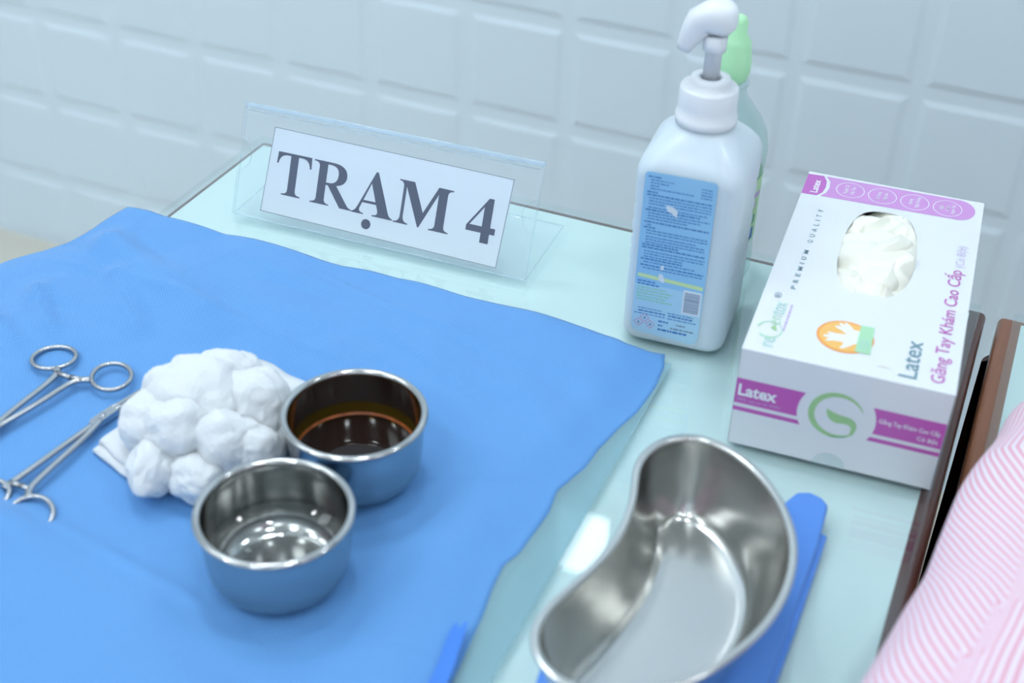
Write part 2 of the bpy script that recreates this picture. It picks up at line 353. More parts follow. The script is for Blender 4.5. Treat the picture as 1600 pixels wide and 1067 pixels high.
def lerp_tab(tab, t):
    if t <= tab[0][0]: return tab[0][1]
    for (a, b), (c, d) in zip(tab, tab[1:]):
        if t <= c:
            k = (t - a) / (c - a); k = k * k * (3 - 2 * k) * 0.3 + k * 0.7; return b + (d - b) * k
    return tab[-1][1]
DR = [(-0.66, -0.185), (-0.4628, -0.1925), (-0.418, -0.1965), (-0.392, -0.2005), (-0.377, -0.2016), (-0.364, -0.1975), (-0.328, -0.1953), (-0.309, -0.1977), (-0.2967, -0.1943), (-0.282, -0.1903), (-0.266, -0.1894), (-0.2457, -0.186), (-0.217, -0.1794), (-0.1907, -0.1777), (-0.1687, -0.1793), (-0.1534, -0.1834)]
DT = [(-0.75, -0.1515), (-0.607, -0.1515), (-0.588, -0.153), (-0.52, -0.157), (-0.497, -0.1545), (-0.44, -0.1571), (-0.40, -0.1548), (-0.3656, -0.1554), (-0.327, -0.1586), (-0.2746, -0.156), (-0.239, -0.1578), (-0.209, -0.1604), (-0.195, -0.158), (-0.183, -0.154)]
def ridge(x, y, a, b, w, h):
    ax, ay = a; bx, by = b; dx, dy = bx - ax, by - ay; L = math.hypot(dx, dy); tt = ((x - ax) * dx + (y - ay) * dy) / L / L
    if tt < -0.1 or tt > 1.1: return 0
    d = ((x - ax) * dy - (y - ay) * dx) / L; fade = max(0, min(1, (tt + 0.1) / 0.2, (1.1 - tt) / 0.2))
    return h * math.exp(-(d / w) ** 2) * fade
def drape_z(x, y):
    z = 0.0020
    n = noise.noise(Vector((x * 9, y * 9, 1.3))) * 0.5 + 0.5
    flat = 1.0
    for cx, cy, r in ((-0.305, -0.433, 0.06), (-0.307, -0.346, 0.06), (-0.39, -0.375, 0.10), (-0.49, -0.39, 0.07)):
        d = math.hypot(x - cx, y - cy) / r; flat = min(flat, max(0.0, min(1.0, (d - 0.7) / 0.6)))
    z += flat * (0.0075 * n + 0.0045 * abs(noise.noise(Vector((x * 14 + y * 6, y * 20, 4.1)))))
    z += flat * (ridge(x, y, (-0.60, -0.20), (-0.46, -0.26), 0.016, 0.009) + ridge(x, y, (-0.60, -0.27), (-0.55, -0.315), 0.006, 0.005) + ridge(x, y, (-0.56, -0.235), (-0.50, -0.29), 0.010, 0.006) + ridge(x, y, (-0.47, -0.185), (-0.22, -0.205), 0.010, 0.002) + ridge(x, y, (-0.52, -0.19), (-0.36, -0.25), 0.03, 0.004))
    z += ridge(x, y, (-0.277, -0.334), (-0.198, -0.305), 0.0012, 0.0012) + ridge(x, y, (-0.43, -0.455), (-0.33, -0.47), 0.0035, 0.002) + ridge(x, y, (-0.62, -0.235), (-0.30, -0.262), 0.003, 0.0012) + ridge(x, y, (-0.625, -0.295), (-0.560, -0.332), 0.0035, 0.0035) + ridge(x, y, (-0.43, -0.175), (-0.26, -0.215), 0.0025, 0.0010) + ridge(x, y, (-0.36, -0.215), (-0.26, -0.262), 0.003, 0.0012) + ridge(x, y, (-0.25, -0.467), (-0.206, -0.4495), 0.0012, 0.0012)
    z += flat * ridge(x, y, (-0.40, -0.20), (-0.24, -0.24), 0.012, 0.0018) + flat * ridge(x, y, (-0.33, -0.20), (-0.30, -0.30), 0.02, 0.0015)
    z += ridge(x, y, (-0.29, -0.60), (-0.23, -0.30), 0.03, 0.0012) * flat
    # swell over the ring ends of the lower forceps
    z += 0.0090 * math.exp(-((x + 0.458) / 0.045) ** 2 - ((y + 0.470) / 0.016) ** 2)
    z += 0.004 * math.exp(-((x + 0.54) / 0.06) ** 2 - ((y + 0.50) / 0.05) ** 2)
    ex = -0.589 - x                                       # beyond the left edge of the desk: stiff cloth droops
    if ex > 0:
        k = 0.10 + 1.2 * max(0, (-0.30 - y)) * 0.6
        z = z * math.exp(-ex * 20) - (ex * k + ex * ex * 1.6) + 0.002 * math.sin(y * 70) * min(1, ex * 30)
    return z
XL = [(-0.655, -0.79), (-0.35, -0.75), (-0.28, -0.70), (-0.255, -0.672), (-0.238, -0.658), (-0.218, -0.636), (-0.184, -0.618), (-0.1534, -0.6115)]
def drape():
    NX, NY = 150, 170; V = []; F = []
    for j in range(NY + 1):
        s = j / NY; yb = -0.655 + (-0.1534 + 0.655) * s
        xr = lerp_tab(DR, yb); xl = lerp_tab(XL, yb)
        for i in range(NX + 1):
            x = xl + (xr - xl) * i / NX
            yt = lerp_tab(DT, x); y = yb + (yt + 0.1534) * max(0, (s - 0.7) / 0.3)
            z = drape_z(x, y); k = min(1, max(0, (xr - x) / 0.035)); z = 0.0009 + (z - 0.0009) * k * k * (3 - 2 * k)
            V.append(Vector((x, y, z)))
    for j in range(NY):
        for i in range(NX):
            a = j * (NX + 1) + i; F.append([a, a + 1, a + NX + 2, a + NX + 1])
    return V, F
root = thing('surgical_drape', 'large light blue nonwoven drape spread under the forceps and bowls', 'drape', (-0.4, -0.4, 0))
V, F = drape(); o = obj('drape_sheet', [v - Vector((-0.4, -0.4, 0)) for v in V], F, M_drape, root)
sd = o.modifiers.new('thickness', 'SOLIDIFY'); sd.thickness = 0.0004; sd.offset = -1
def flap():
    P = catmull([(-0.2055, -0.4375, 0), (-0.2045, -0.4290, 0), (-0.2022, -0.4330, 0), (-0.2005, -0.4265, 0), (-0.1975, -0.4360, 0), (-0.1925, -0.4640, 0), (-0.190, -0.50, 0), (-0.187, -0.58, 0), (-0.2, -0.58, 0), (-0.2, -0.50, 0), (-0.2010, -0.4650, 0)], 4, True)
    V, F = shape2d([[(p.x, p.y) for p in P]], 0.0012)
    return [Vector((v.x + 0.4, v.y + 0.4, v.z + drape_z(v.x, v.y) + 0.0008)) for v in V], F
obj('folded_flap', *flap(), M_drape2, root, label='doubled darker blue strip of the drape')

# ------------------------------------------------------------------ name sign
O = Vector((-0.5368, -0.1219, 0)); ang = math.atan2(0.0096, 0.2356)
sign = thing('acrylic_name_sign', 'clear acrylic table sign with white card reading TRẠM 4 near the desk back', 'sign', (O.x, O.y, 0), ang)
tl = math.radians(23.5)
LEAF = Matrix.Translation((0, 0, 0.0012)) @ Matrix(((1, 0, 0, 0), (0, math.sin(tl), -math.cos(tl), 0), (0, math.cos(tl), math.sin(tl), 0), (0, 0, 0, 1)))   # x along, y up the leaf, z towards the viewer
def plate(loops, th, z): 
    V, F = shape2d(loops, th); return [v + Vector((0, 0, z)) for v in V], F
mm = 0.001
def edge_mats(o, zc=0.9):
    for p in o.data.polygons:
        if abs(p.normal.z) < zc: p.material_index = 1
notch_l = [(0.0, 0.034)] + [(0.010 * math.cos(a) * 1.0, 0.046 + 0.012 * math.sin(a)) for a in [-PI / 2 + PI * k / 12 for k in range(13)]] + [(0.0, 0.058)]
notch_r = [(0.236 - x, y) for x, y in notch_l][::-1]
o = obj('front_sheet', *plate([[(0.0, 0.0), (0.236, 0.0)] + notch_r + [(0.236, 0.081), (0.0, 0.081)] + notch_l[::-1]], 0.0014, 0.0018), [M_acryl, M_acryl_e], sign, False, mw=LEAF); edge_mats(o)
o = obj('rear_sheet', *plate([[(0.0, 0.0), (0.236, 0.0), (0.236, 0.0845), (0.0, 0.0845)]], 0.0016, -0.0010), [M_acryl, M_acryl_e], sign, False, mw=LEAF); edge_mats(o)
o = obj('top_fold', *join(box(0, 0.236, 0.0812, 0.0845, -0.0018, 0.0026, 0.0008, 2), box(0.003, 0.233, 0.0786, 0.0790, -0.0004, 0.0026)), M_acryl_e, sign, mw=LEAF)
o = obj('base_plate', *box(0, 0.236, 0.0, 0.083, 0.0002, 0.0020, 0.0006, 2), [M_acryl, M_acryl_e], sign, False); edge_mats(o)
paper = obj('paper_insert', *plate([[(0.0222, 0.0065), (0.2133, 0.0038), (0.2160, 0.0686), (0.0258, 0.0706)]], 0.0003, 0.0005), M_paper, sign, False, mw=LEAF)
def strip(path, w):                                      # stroke of given width along a polyline
    L = []; R = []
    for i, p in enumerate(path):
        a = path[max(0, i - 1)]; b = path[min(len(path) - 1, i + 1)]; d = Vector((b[0] - a[0], b[1] - a[1])).normalized(); n = Vector((-d.y, d.x)) * w / 2
        L.append((p[0] + n.x, p[1] + n.y)); R.append((p[0] - n.x, p[1] - n.y))
    return L + R[::-1]
def bez(p0, p1, p2, n=8): return [((1 - t) ** 2 * p0[0] + 2 * t * (1 - t) * p1[0] + t * t * p2[0], (1 - t) ** 2 * p0[1] + 2 * t * (1 - t) * p1[1] + t * t * p2[1]) for t in [k / n for k in range(n + 1)]]
def letters():
    G = {}
    # coordinates in millimetres on the leaf
    G['letter_t'] = [[(31.7, 53.4), (59.3, 53.4), (59.8, 44.8), (58.6, 44.8)] + bez((58.6, 44.8), (57.6, 51.6), (51.5, 51.6)) + [(48.6, 51.6), (48.6, 26.5)] + bez((48.6, 26.5), (48.6, 22.9), (53.2, 22.9)) + [(53.2, 22.0), (37.6, 22.0), (37.6, 22.9)] + bez((37.6, 22.9), (42.3, 22.9), (42.3, 26.5)) + [(42.3, 51.6), (39.4, 51.6)] + bez((39.4, 51.6), (33.4, 51.6), (32.4, 44.8)) + [(31.2, 44.8)]]
    G['letter_r'] = [[(61.6, 53.2)] + [(76.5, 53.2)] + bez((76.5, 53.2), (88.8, 53.2), (89.2, 45.0)) + bez((89.2, 45.0), (89.2, 38.4), (81.3, 37.0)) + [(91.2, 24.8)] + bez((91.2, 24.8), (93.0, 22.4), (95.4, 22.2)) + [(95.4, 21.3), (86.2, 21.3), (74.6, 36.2), (72.8, 36.2), (72.8, 26.0)] + bez((72.8, 26.0), (72.8, 22.3), (77.0, 22.2)) + [(77.0, 21.4), (61.6, 21.4), (61.6, 22.2)] + bez((61.6, 22.2), (66.2, 22.3), (66.2, 26.0)) + [(66.2, 48.8)] + bez((66.2, 48.8), (66.2, 52.3), (61.6, 52.3)),
                     [(72.8, 51.4), (72.8, 38.0), (75.5, 38.0)] + bez((75.5, 38.0), (82.2, 38.2), (82.2, 45.0)) + bez((82.2, 45.0), (82.2, 51.2), (75.6, 51.4))]
    G['letter_a'] = [[(111.8, 53.2), (113.4, 53.2), (124.4, 26.4)] + bez((124.4, 26.4), (125.9, 22.1), (128.8, 21.8)) + [(128.8, 20.9), (112.6, 20.9), (112.6, 21.8)] + bez((112.6, 21.8), (117.6, 21.8), (116.4, 25.6)) + [(114.9, 29.6), (103.7, 29.6), (102.2, 25.6)] + bez((102.2, 25.6), (100.9, 21.9), (105.6, 21.8)) + [(105.6, 21.0), (95.6, 21.0), (95.6, 21.8)] + bez((95.6, 21.8), (98.6, 22.2), (100.1, 25.8)),
                     [(109.3, 44.5), (104.4, 31.4), (114.2, 31.4)]]
    G['dot_below'] = [ring_pts(109.0, 14.2, 3.7, 3.7, 28)]
    G['letter_m'] = [[(130.6, 52.0), (142.4, 52.0), (151.7, 31.2), (161.4, 51.7), (173.0, 51.5), (173.0, 50.6)] + bez((173.0, 50.6), (168.9, 50.4), (168.9, 47.0)) + [(168.9, 24.6)] + bez((168.9, 24.6), (168.9, 21.1), (173.0, 20.9)) + [(173.0, 20.1), (157.6, 20.1), (157.6, 20.9)] + bez((157.6, 20.9), (162.0, 21.1), (162.0, 24.6)) + [(162.0, 46.8), (149.9, 20.3), (149.0, 20.3), (136.7, 47.6), (136.7, 26.4)] + bez((136.7, 26.4), (136.7, 21.4), (141.2, 21.2)) + [(141.2, 20.4), (129.6, 20.4), (129.6, 21.2)] + bez((129.6, 21.2), (134.4, 21.4), (134.4, 26.4)) + [(134.4, 47.6)] + bez((134.4, 47.6), (134.4, 51.0), (130.6, 51.2))]
    G['digit_4'] = [[(200.3, 51.6), (204.0, 51.6), (204.0, 31.0), (207.9, 31.0), (207.9, 26.4), (204.0, 26.4), (204.0, 19.4), (197.6, 19.4), (197.6, 26.4), (185.8, 26.4), (185.8, 30.2)],
                    [(197.6, 45.0), (188.2, 31.0), (197.6, 31.0)]]
    return G
for nm, loops in letters().items():
    obj({'digit_4': 'printed_digit'}.get(nm, 'printed_dot' if 'dot' in nm else 'printed_letter'), *plate([[(x * mm, y * mm) for x, y in L] for L in loops], 0.0002, 0.00075), M_ink, paper, False)
for p in paper.children: pass
# thin dark outline round the card
o = obj('printed_border', *plate([[(0.0224, 0.0067), (0.2131, 0.0040), (0.2158, 0.0684), (0.0260, 0.0704)], [(0.0227, 0.0070), (0.2128, 0.0043), (0.2155, 0.0681), (0.0263, 0.0701)]], 0.00015, 0.00072), M_ink, paper, False)

# ------------------------------------------------------------------ hand sanitiser bottle
bot = thing('pump_bottle', 'milky white square pump bottle with blue printed back label', 'bottle', (-0.1868, -0.1068, 0.0003), math.radians(4.3))
BW, BD = 0.0345, 0.0375
def sq_ring(hx, hy, r, z, n=8, grip=0):
    P = rrect(-hx, hx, -hy, hy, r, n); out = []
    for x, y in P:
        dx = 0
        if grip and abs(x) > hx - 0.002: dx = -math.copysign(grip, x)
        out.append(Vector((x + dx, y, z)))
    return out
rings = []
for hx, hy, r, z in ((0.026, 0.029, 0.010, 0.0006), (0.0305, 0.0335, 0.012, 0.0), (0.0335, 0.0365, 0.012, 0.0015), (BW, BD, 0.012, 0.005)): rings.append(sq_ring(hx, hy, r, z))
for k in range(1, 41):
    z = 0.005 + k * 0.0029; gr = 0.0011 * max(0, math.sin((z - 0.052) / 0.011 * 2 * PI)) if 0.052 < z < 0.108 else 0
    rings.append(sq_ring(BW, BD, 0.012, z, 8, gr))
sh = [(0.0340, 0.0370, 0.012, 0.1245), (0.0325, 0.0355, 0.013, 0.1290), (0.0295, 0.0325, 0.014, 0.1335), (0.0260, 0.0285, 0.0155, 0.1380), (0.0225, 0.0240, 0.0165, 0.1420), (0.0193, 0.0200, 0.0175, 0.1452), (0.0172, 0.0172, 0.0165, 0.1475), (0.0168, 0.0168, 0.0165, 0.152)]
for hx, hy, r, z in sh: rings.append(sq_ring(hx, hy, min(r, hx - 0.0002), z))
obj('bottle_body', *loft(rings), M_hdpe, bot)
obj('collar', *lathe([(0.0165, 0.1475), (0.0192, 0.1478), (0.0194, 0.1530), (0.0186, 0.1535), (0.0183, 0.1600), (0.0180, 0.1700), (0.0172, 0.1716), (0.0128, 0.1718), (0.0127, 0.1750), (0.0120, 0.1772), (0.0085, 0.1778), (0.0062, 0.1770), (0.0060, 0.170)], 56), M_pump, bot)
obj('pump_stem', *lathe([(0.0052, 0.170), (0.0052, 0.1935), (0.0072, 0.1945), (0.0075, 0.204)], 32, cap0=True, cap1=True), M_pump, bot)
def pump_head():
    # duck-bill head: sections along the spout from the back of the head to the tip; the bill points left and dips
    ax = Vector((-0.97, -0.24, 0)).normalized(); side = Vector((0.24, -0.97, 0)).normalized(); Z = Vector((0, 0, 1))
    secs = [(-0.0118, 0.2155, 0.0040, 0.0035), (-0.0106, 0.2155, 0.0080, 0.0068), (-0.0070, 0.2150, 0.0104, 0.0095), (-0.0030, 0.2150, 0.0112, 0.0105), (0.0020, 0.2155, 0.0112, 0.0100), (0.0062, 0.2150, 0.0100, 0.0096), (0.0098, 0.2118, 0.0088, 0.0092), (0.0128, 0.2070, 0.0076, 0.0080), (0.0152, 0.2022, 0.0066, 0.0066), (0.0172, 0.1975, 0.0057, 0.0052), (0.0186, 0.1940, 0.0050, 0.0043)]
    R = []
    for i, (d, z, hw, hh) in enumerate(secs):
        a = secs[max(0, i - 1)]; b = secs[min(len(secs) - 1, i + 1)]; tdir = (ax * (b[0] - a[0]) + Z * (b[1] - a[1])).normalized()
        if i < 6: tdir = ax
        u = side.cross(tdir).normalized()
        if u.z < 0: u = -u
        R.append([ax * d + Z * z + side * (hw * math.copysign(abs(math.cos(t)) ** 0.8, math.cos(t))) + u * (hh * math.copysign(abs(math.sin(t)) ** 0.8, math.sin(t))) for t in [2 * PI * k / 28 for k in range(28)]])
    return loft(R)
obj('pump_head', *pump_head(), M_pump, bot)
# back label on the front face; x along the face from its left edge, y up
LM = Matrix.Translation((-BW + 0.0032, -BD - 0.0003, 0)) @ Matrix(((1, 0, 0, 0), (0, 0, -1, 0), (0, 1, 0, 0), (0, 0, 0, 1)))
lab = obj('back_label', *plate([rrect(0.0045, 0.0500, 0.042, 0.1262, 0.0030) ], 0.0002, 0), M_label, bot, False, mw=LM)
obj('label_lower_half', *plate([[(0.0045, 0.0450), (0.0045, 0.0120)] + bez((0.0045, 0.012), (0.005, 0.008), (0.009, 0.0075), 4) + bez((0.044, 0.0055), (0.0485, 0.0055), (0.0495, 0.010), 4) + [(0.0500, 0.045)]], 0.00022, 0), M_label2, lab, False)
def micro(rows, x0, x1, mt, nm, h=0.0009, fill=0.85):
    quads = ([], []); rr = random.Random(len(rows) * 7 + int(x0 * 1e5))
    for (y, a, b, hh) in rows:
        x = a
        while x < b - 0.0008:
            wd = min(rr.uniform(0.0009, 0.0036), b - x); quads = join(quads, ([Vector((x, y, 0.0002)), Vector((x + wd, y, 0.0002)), Vector((x + wd, y + hh, 0.0002)), Vector((x, y + hh, 0.0002))], [[0, 1, 2, 3]]))
            x += wd + 0.0005
    return obj(nm, *quads, mt, lab, False)
rows = []; rr = random.Random(5); y = 0.1225; k = 0
while y > 0.056:
    k += 1
    blk = k in (1, 6, 7, 12, 16, 18, 24, 25, 29, 31)
    x0 = 0.0068 if blk else 0.0085; x1 = {1: 0.016, 2: 0.024, 3: 0.020, 4: 0.014, 5: 0.036, 6: 0.014, 17: 0.012, 18: 0.014, 24: 0.030}.get(k, rr.choice([0.048, 0.048, 0.047, 0.042, 0.034]))
    rows.append((y, x0, x1, 0.00105 if blk else 0.00075)); 
    if 2 <= k <= 5: rows.append((y - 0.0005, 0.0405, 0.0475, 0.0007))
    y -= 0.0020 if k % 5 else 0.0026
micro(rows, 0.0068, 0.048, M_lab_txt, 'printed_text_lines')
micro([(0.0465 - i * 0.0023, 0.0062, 0.016 if i < 2 else 0.030 - 0.002 * (i % 3), 0.0011) for i in range(7)][2:], 0.006, 0.03, M_lab_grn, 'green_text_lines')
micro([(0.0467, 0.0062, 0.018, 0.0010), (0.0445, 0.0062, 0.021, 0.0011), (0.0262, 0.008, 0.024, 0.0007), (0.0238, 0.0085, 0.0265, 0.0011), (0.0218, 0.006, 0.0265, 0.0007), (0.0258, 0.028, 0.045, 0.0007), (0.0236, 0.0285, 0.045, 0.0012), (0.0216, 0.028, 0.048, 0.0007), (0.0180, 0.0225, 0.029, 0.0013), (0.0148, 0.0225, 0.0255, 0.0013), (0.0115, 0.0225, 0.043, 0.0015)], 0.006, 0.048, M_lab_txt, 'maker_text_lines')
micro([(0.0176, 0.0345, 0.0405, 0.0011), (0.0142, 0.0310, 0.0462, 0.0013)], 0.03, 0.046, M_lab_gry, 'date_stamp')
obj('yellow_stripe', [Vector((x, y, 0.0002)) for x, y in ((0.0058, 0.0502), (0.0488, 0.0482), (0.0490, 0.0510), (0.0058, 0.0528))], [[0, 1, 2, 3]], M_lab_yel, lab, False)
bars = ([], [])
y = 0.0295
for k in range(22):
    hgt = rr.choice([0.0004, 0.0006, 0.0009]); bars = join(bars, ([Vector((0.0378, y, 0.0003)), Vector((0.0478, y, 0.0003)), Vector((0.0478, y + hgt, 0.0003)), Vector((0.0378, y + hgt, 0.0003))], [[0, 1, 2, 3]])); y += hgt + rr.choice([0.0003, 0.0004])
    if y > 0.0448: break
bc = obj('barcode_patch', [Vector((x, y, 0.0002)) for x, y in ((0.0368, 0.0282), (0.0488, 0.0282), (0.0488, 0.0465), (0.0368, 0.0465))], [[0, 1, 2, 3]], M_lab_wht, lab, False)
obj('bars', *bars, M_lab_gry, bc, False)
for cx, cy in ((0.0132, 0.0192), (0.0093, 0.0150), (0.0172, 0.0148)):
    d = 0.0034; hz = obj('hazard_diamond', *plate([[(cx - d, cy), (cx, cy - d), (cx + d, cy), (cx, cy + d)], [(cx - d + 0.0007, cy), (cx, cy - d + 0.0007), (cx + d - 0.0007, cy), (cx, cy + d - 0.0007)]], 0.0001, 0.00022), M_lab_red, lab, False)
    obj('hazard_symbol', *plate([[(cx - 0.0008, cy - 0.0009), (cx + 0.0008, cy - 0.0009), (cx + 0.0006, cy + 0.0004), (cx, cy + 0.0012), (cx - 0.0006, cy + 0.0002)]], 0.0001, 0.00022), M_lab_gry, hz, False)
for pts in ([(0.0195, 0.1050), (0.0245, 0.1045), (0.0272, 0.1020), (0.0270, 0.0975), (0.0235, 0.1000), (0.0205, 0.1015)], [(0.0205, 0.0610), (0.0225, 0.0612), (0.0222, 0.0580), (0.0203, 0.0578)], [(0.0195, 0.0545), (0.0218, 0.0550), (0.0240, 0.0500), (0.0225, 0.0485), (0.0200, 0.0500)]):
    obj('torn_spot', *plate([pts], 0.0001, 0.00035), M_lab_wht, lab, False)

# ------------------------------------------------------------------ green-capped bottle behind it
gb = thing('green_capped_bottle', 'clear bottle with light green flip cap behind the pump bottle', 'bottle', (-0.1900, -0.0390, 0.0003))
obj('bottle_body', *lathe([(0.0005, 0.002), (0.024, 0.0005), (0.0295, 0.003), (0.031, 0.008), (0.031, 0.020), (0.0300, 0.03), (0.0300, 0.085), (0.031, 0.092), (0.0312, 0.102), (0.029, 0.112), (0.024, 0.122), (0.0172, 0.131), (0.0125, 0.137), (0.0112, 0.142), (0.0110, 0.1445), (0.0128, 0.1452), (0.0128, 0.1468), (0.0108, 0.1475)], 48, cap0=True, cap1=True), M_pet, gb)
M_gl = mat('green_yellow_label', (0.50, 0.74, 0.42), 0.4, noise_amt=0.25, noise_scale=90)
lbl = obj('wrap_label', *lathe([(0.0303, 0.034), (0.0303, 0.083)], 48), M_gl, gb)
def curved_patch(r, a0, a1, z0, z1, n=6): return loft([[Vector((r * math.cos(a0 + (a1 - a0) * k / n), r * math.sin(a0 + (a1 - a0) * k / n), z)) for k in range(n + 1)] for z in (z0, z1)], False, False, False)
for a, z0, z1, mt in ((-0.5, 0.062, 0.066, M_violet), (-0.30, 0.069, 0.073, M_violet), (-0.45, 0.049, 0.056, M_leafd), (-0.45, 0.0365, 0.0455, M_lab_txt)):
    obj('label_print', *curved_patch(0.0306, a - 0.25, a + 0.30, z0, z1), mt, lbl)
obj('shoulder_print', *curved_patch(0.0297, -2.2, -0.9, 0.1095, 0.1108), mat('teal_dots', (0.05, 0.22, 0.24), 0.5), gb)
cap = obj('flip_cap', *lathe([(0.0005, 0.1462), (0.0085, 0.1464), (0.0108, 0.1490), (0.0122, 0.1530), (0.0125, 0.1560), (0.0124, 0.1625), (0.0121, 0.1632), (0.0121, 0.1655), (0.0113, 0.1668), (0.0109, 0.1730), (0.0096, 0.1765), (0.0072, 0.1790), (0.0070, 0.1875), (0.0058, 0.1905), (0.0030, 0.1920), (0.0004, 0.1922)], 48), M_gcap, gb)

# ------------------------------------------------------------------ glove box
BXP = (-0.12138, -0.22346); BTH = 0.06132; BXW, BXL, BXH = 0.120, 0.2317, 0.0693
gbx = thing('latex_glove_box', 'white and purple cardboard box of latex gloves at desk right', 'box', (BXP[0], BXP[1], 0.0004), BTH)
th = 0.0006
hole = [(x * mm, y * mm) for x, y in [(50, 85.5), (64, 85.8), (74, 89), (79.5, 97.5), (83, 112), (84.2, 130), (83.2, 150), (80, 172), (75, 186), (66, 192), (56, 193), (47, 189.5), (41.5, 181), (37.8, 165), (36.4, 148), (36.4, 128), (37.6, 112), (40, 99), (44, 90)]]
hole = [(p.x, p.y) for p in catmull([(x, y, 0) for x, y in hole], 4, True)]
tp = obj('top_panel', *plate([rrect(0, BXW, 0, BXL, 0.0006, 2), hole], th, BXH - th / 2), M_card, gbx, False)
obj('carton_walls', *join(box(0, th, 0, BXL, 0, BXH - th), box(BXW - th, BXW, 0, BXL, 0, BXH - th), box(0, BXW, BXL - th, BXL, 0, BXH - th), box(0, BXW, 0, BXL, 0, th)), M_card, gbx, False)
fp = obj('front_panel', *box(0, BXW, 0, th, 0, BXH - th), M_card, gbx, False)
bk = BXH + 0.00015
def top_print(nm, loops, mt, lift=0.0, **kw):
    return obj(nm, *plate([[(x * mm, y * mm) for x, y in L] for L in loops], 0.00006, bk + lift), mt, tp, False, **kw)
def top_text(nm, s, a_top, a_bot, b0, b1, mt, lift=0.00012, bold=0.0, **kw):
    V, F = text2d(s, b0 * mm, b1 * mm, -a_bot * mm, -a_top * mm, bold, **kw)
    return obj(nm, [Vector((-v.y, v.x, bk + lift)) for v in V], F, mt, tp, False)
top_print('purple_band', [[(12.8, 198.6), (105, 201.2)] + ring_pts(103.5, 215.3, 11.5, 14.1, 16, -PI / 2, PI / 2, True) + [(12.8, 228.2), (16.4, 222), (17.2, 212), (16.0, 204)]], M_purple_gloss)
top_print('purple_tab', [[(0.1, 197.6), (10.5, 198.4), (13.6, 204), (14.6, 212), (14.0, 221), (11.0, 228.3), (0.1, 227.5)]], M_purple)
top_text('printed_word', 'Latex', 5.3, 10.3, 201.5, 220.5, M_wprint, bold=0.02)
for i, (lines) in enumerate((('Thuận Cả', 'Hai Tay'), ('Sử Dụng', 'Một Lần'), ('Không', 'Tiệt Trùng'), ('Nhám', 'Ở Đầu', 'Ngón Tay'))):
    a = 31.3 + 21.85 * i; b = 214.2
    ov = top_print('oval_outline', [ring_pts(a, b, 9.7, 11.0), ring_pts(a, b, 9.2, 10.5)], M_wprint, 0.0001)
    n = len(lines)
    for k, s in enumerate(lines):
        hh = 3.4 if n == 2 else 2.9; at = a - (n * (hh + 1.2)) / 2 + k * (hh + 1.2) + 0.5; ln = 1.55 * len(s)
        V, F = text2d(s, (b - ln / 2) * mm, (b + ln / 2) * mm, -(at + hh) * mm, -at * mm, 0.012)
        obj('printed_words', [Vector((-v.y, v.x, bk + 0.0002)) for v in V], F, M_wprint, ov, False)
y0 = 73.5
for ch, w_ in zip('PREMIUM', (5.2, 5.2, 4.6, 6.2, 1.4, 5.4, 6.2)):
    top_text('printed_letter', ch, 14.9 + (y0 - 73) * 0.003, 18.0 + (y0 - 73) * 0.003, y0, y0 + w_ * 0.72, M_tealink, bold=0.02); y0 += w_ * 0.72 + 4.1
y0 = 132.5
for ch, w_ in zip('QUALITY', (5.2, 5.0, 5.2, 4.2, 0.9, 4.6, 4.6)):
    top_text('printed_letter', ch, 15.1, 18.6, y0, y0 + w_ * 0.75, M_tealink); y0 += w_ * 0.75 + 4.1
top_text('logo_letters', 're', 10.4, 16.6, 7.2, 17.0, M_paleteal, bold=0.01)
top_print('logo_ring', [ring_pts(11.3, 24.8, 7.6, 8.8, 40, -2.3, 3.0, True) + ring_pts(11.7, 25.2, 6.6, 7.9, 40, 3.0, -2.3, True)], M_palegrn, 0.0001)
top_print('logo_leaf', [[(11.5, 27.5), (13.4, 25.0), (15.8, 24.8), (14.8, 27.6), (14.0, 30.5), (12.6, 29.0)]], M_leafg, 0.0001)
top_text('logo_letters', 'en', 10.6, 16.2, 31.0, 41.2, M_palegrn, bold=-0.01)
top_text('logo_letters', 'tox', 9.2, 16.6, 42.2, 56.5, M_paleteal, bold=0.01)
top_text('registered_mark', '®', 7.0, 11.4, 60.0, 66.5, M_tealink)
V, F = ([], [])
yy = 26.0
while yy < 54:
    l = random.uniform(2, 5); V, F = join((V, F), ([Vector((18.6 * mm, yy * mm, bk + 0.0001)), Vector((19.8 * mm, yy * mm, bk + 0.0001)), Vector((19.8 * mm, (yy + l) * mm, bk + 0.0001)), Vector((18.6 * mm, (yy + l) * mm, bk + 0.0001))], [[0, 1, 2, 3]])); yy += l + 0.8
obj('small_slogan', V, F, M_violet, tp, False)
top_text('printed_word', 'Latex', 87.6, 97.9, 6.8, 45.0, M_tealink, bold=0.008)
top_text('product_name', 'Găng Tay Khám Cao Cấp', 102.6, 115.2, 7.8, 134.8, M_magenta, bold=0.006)
top_text('product_note', '(Có Bột)', 107.4, 115.0, 139.0, 166.5, M_violet, bold=-0.012)
em = top_print('orange_disc', [ring_pts(54.2, 33.9, 16.6, 16.6)], M_orange)
top_print('amber_disc', [ring_pts(54.2, 33.9, 15.2, 15.2)], M_orange2, 0.0001)
top_print('white_hands', [[(66, 42), (58, 42.6), (55.5, 46.0), (52.8, 48.6), (51.6, 48.0), (53.2, 44.8), (50.0, 47.2), (48.6, 46.2), (51.2, 42.8), (47.6, 43.6), (47.0, 42.2), (51.4, 39.6), (55.0, 36.4), (49.0, 35.2), (44.6, 35.4), (43.4, 34.0), (46.2, 32.6), (42.0, 31.4), (42.0, 29.8), (46.4, 29.6), (43.8, 27.2), (44.6, 25.8), (48.6, 27.6), (53.8, 28.0), (54.0, 24.6), (52.4, 21.8), (54.2, 21.2), (57.6, 24.8), (60.4, 28.6), (66, 30.6)]], M_wprint, 0.0002)
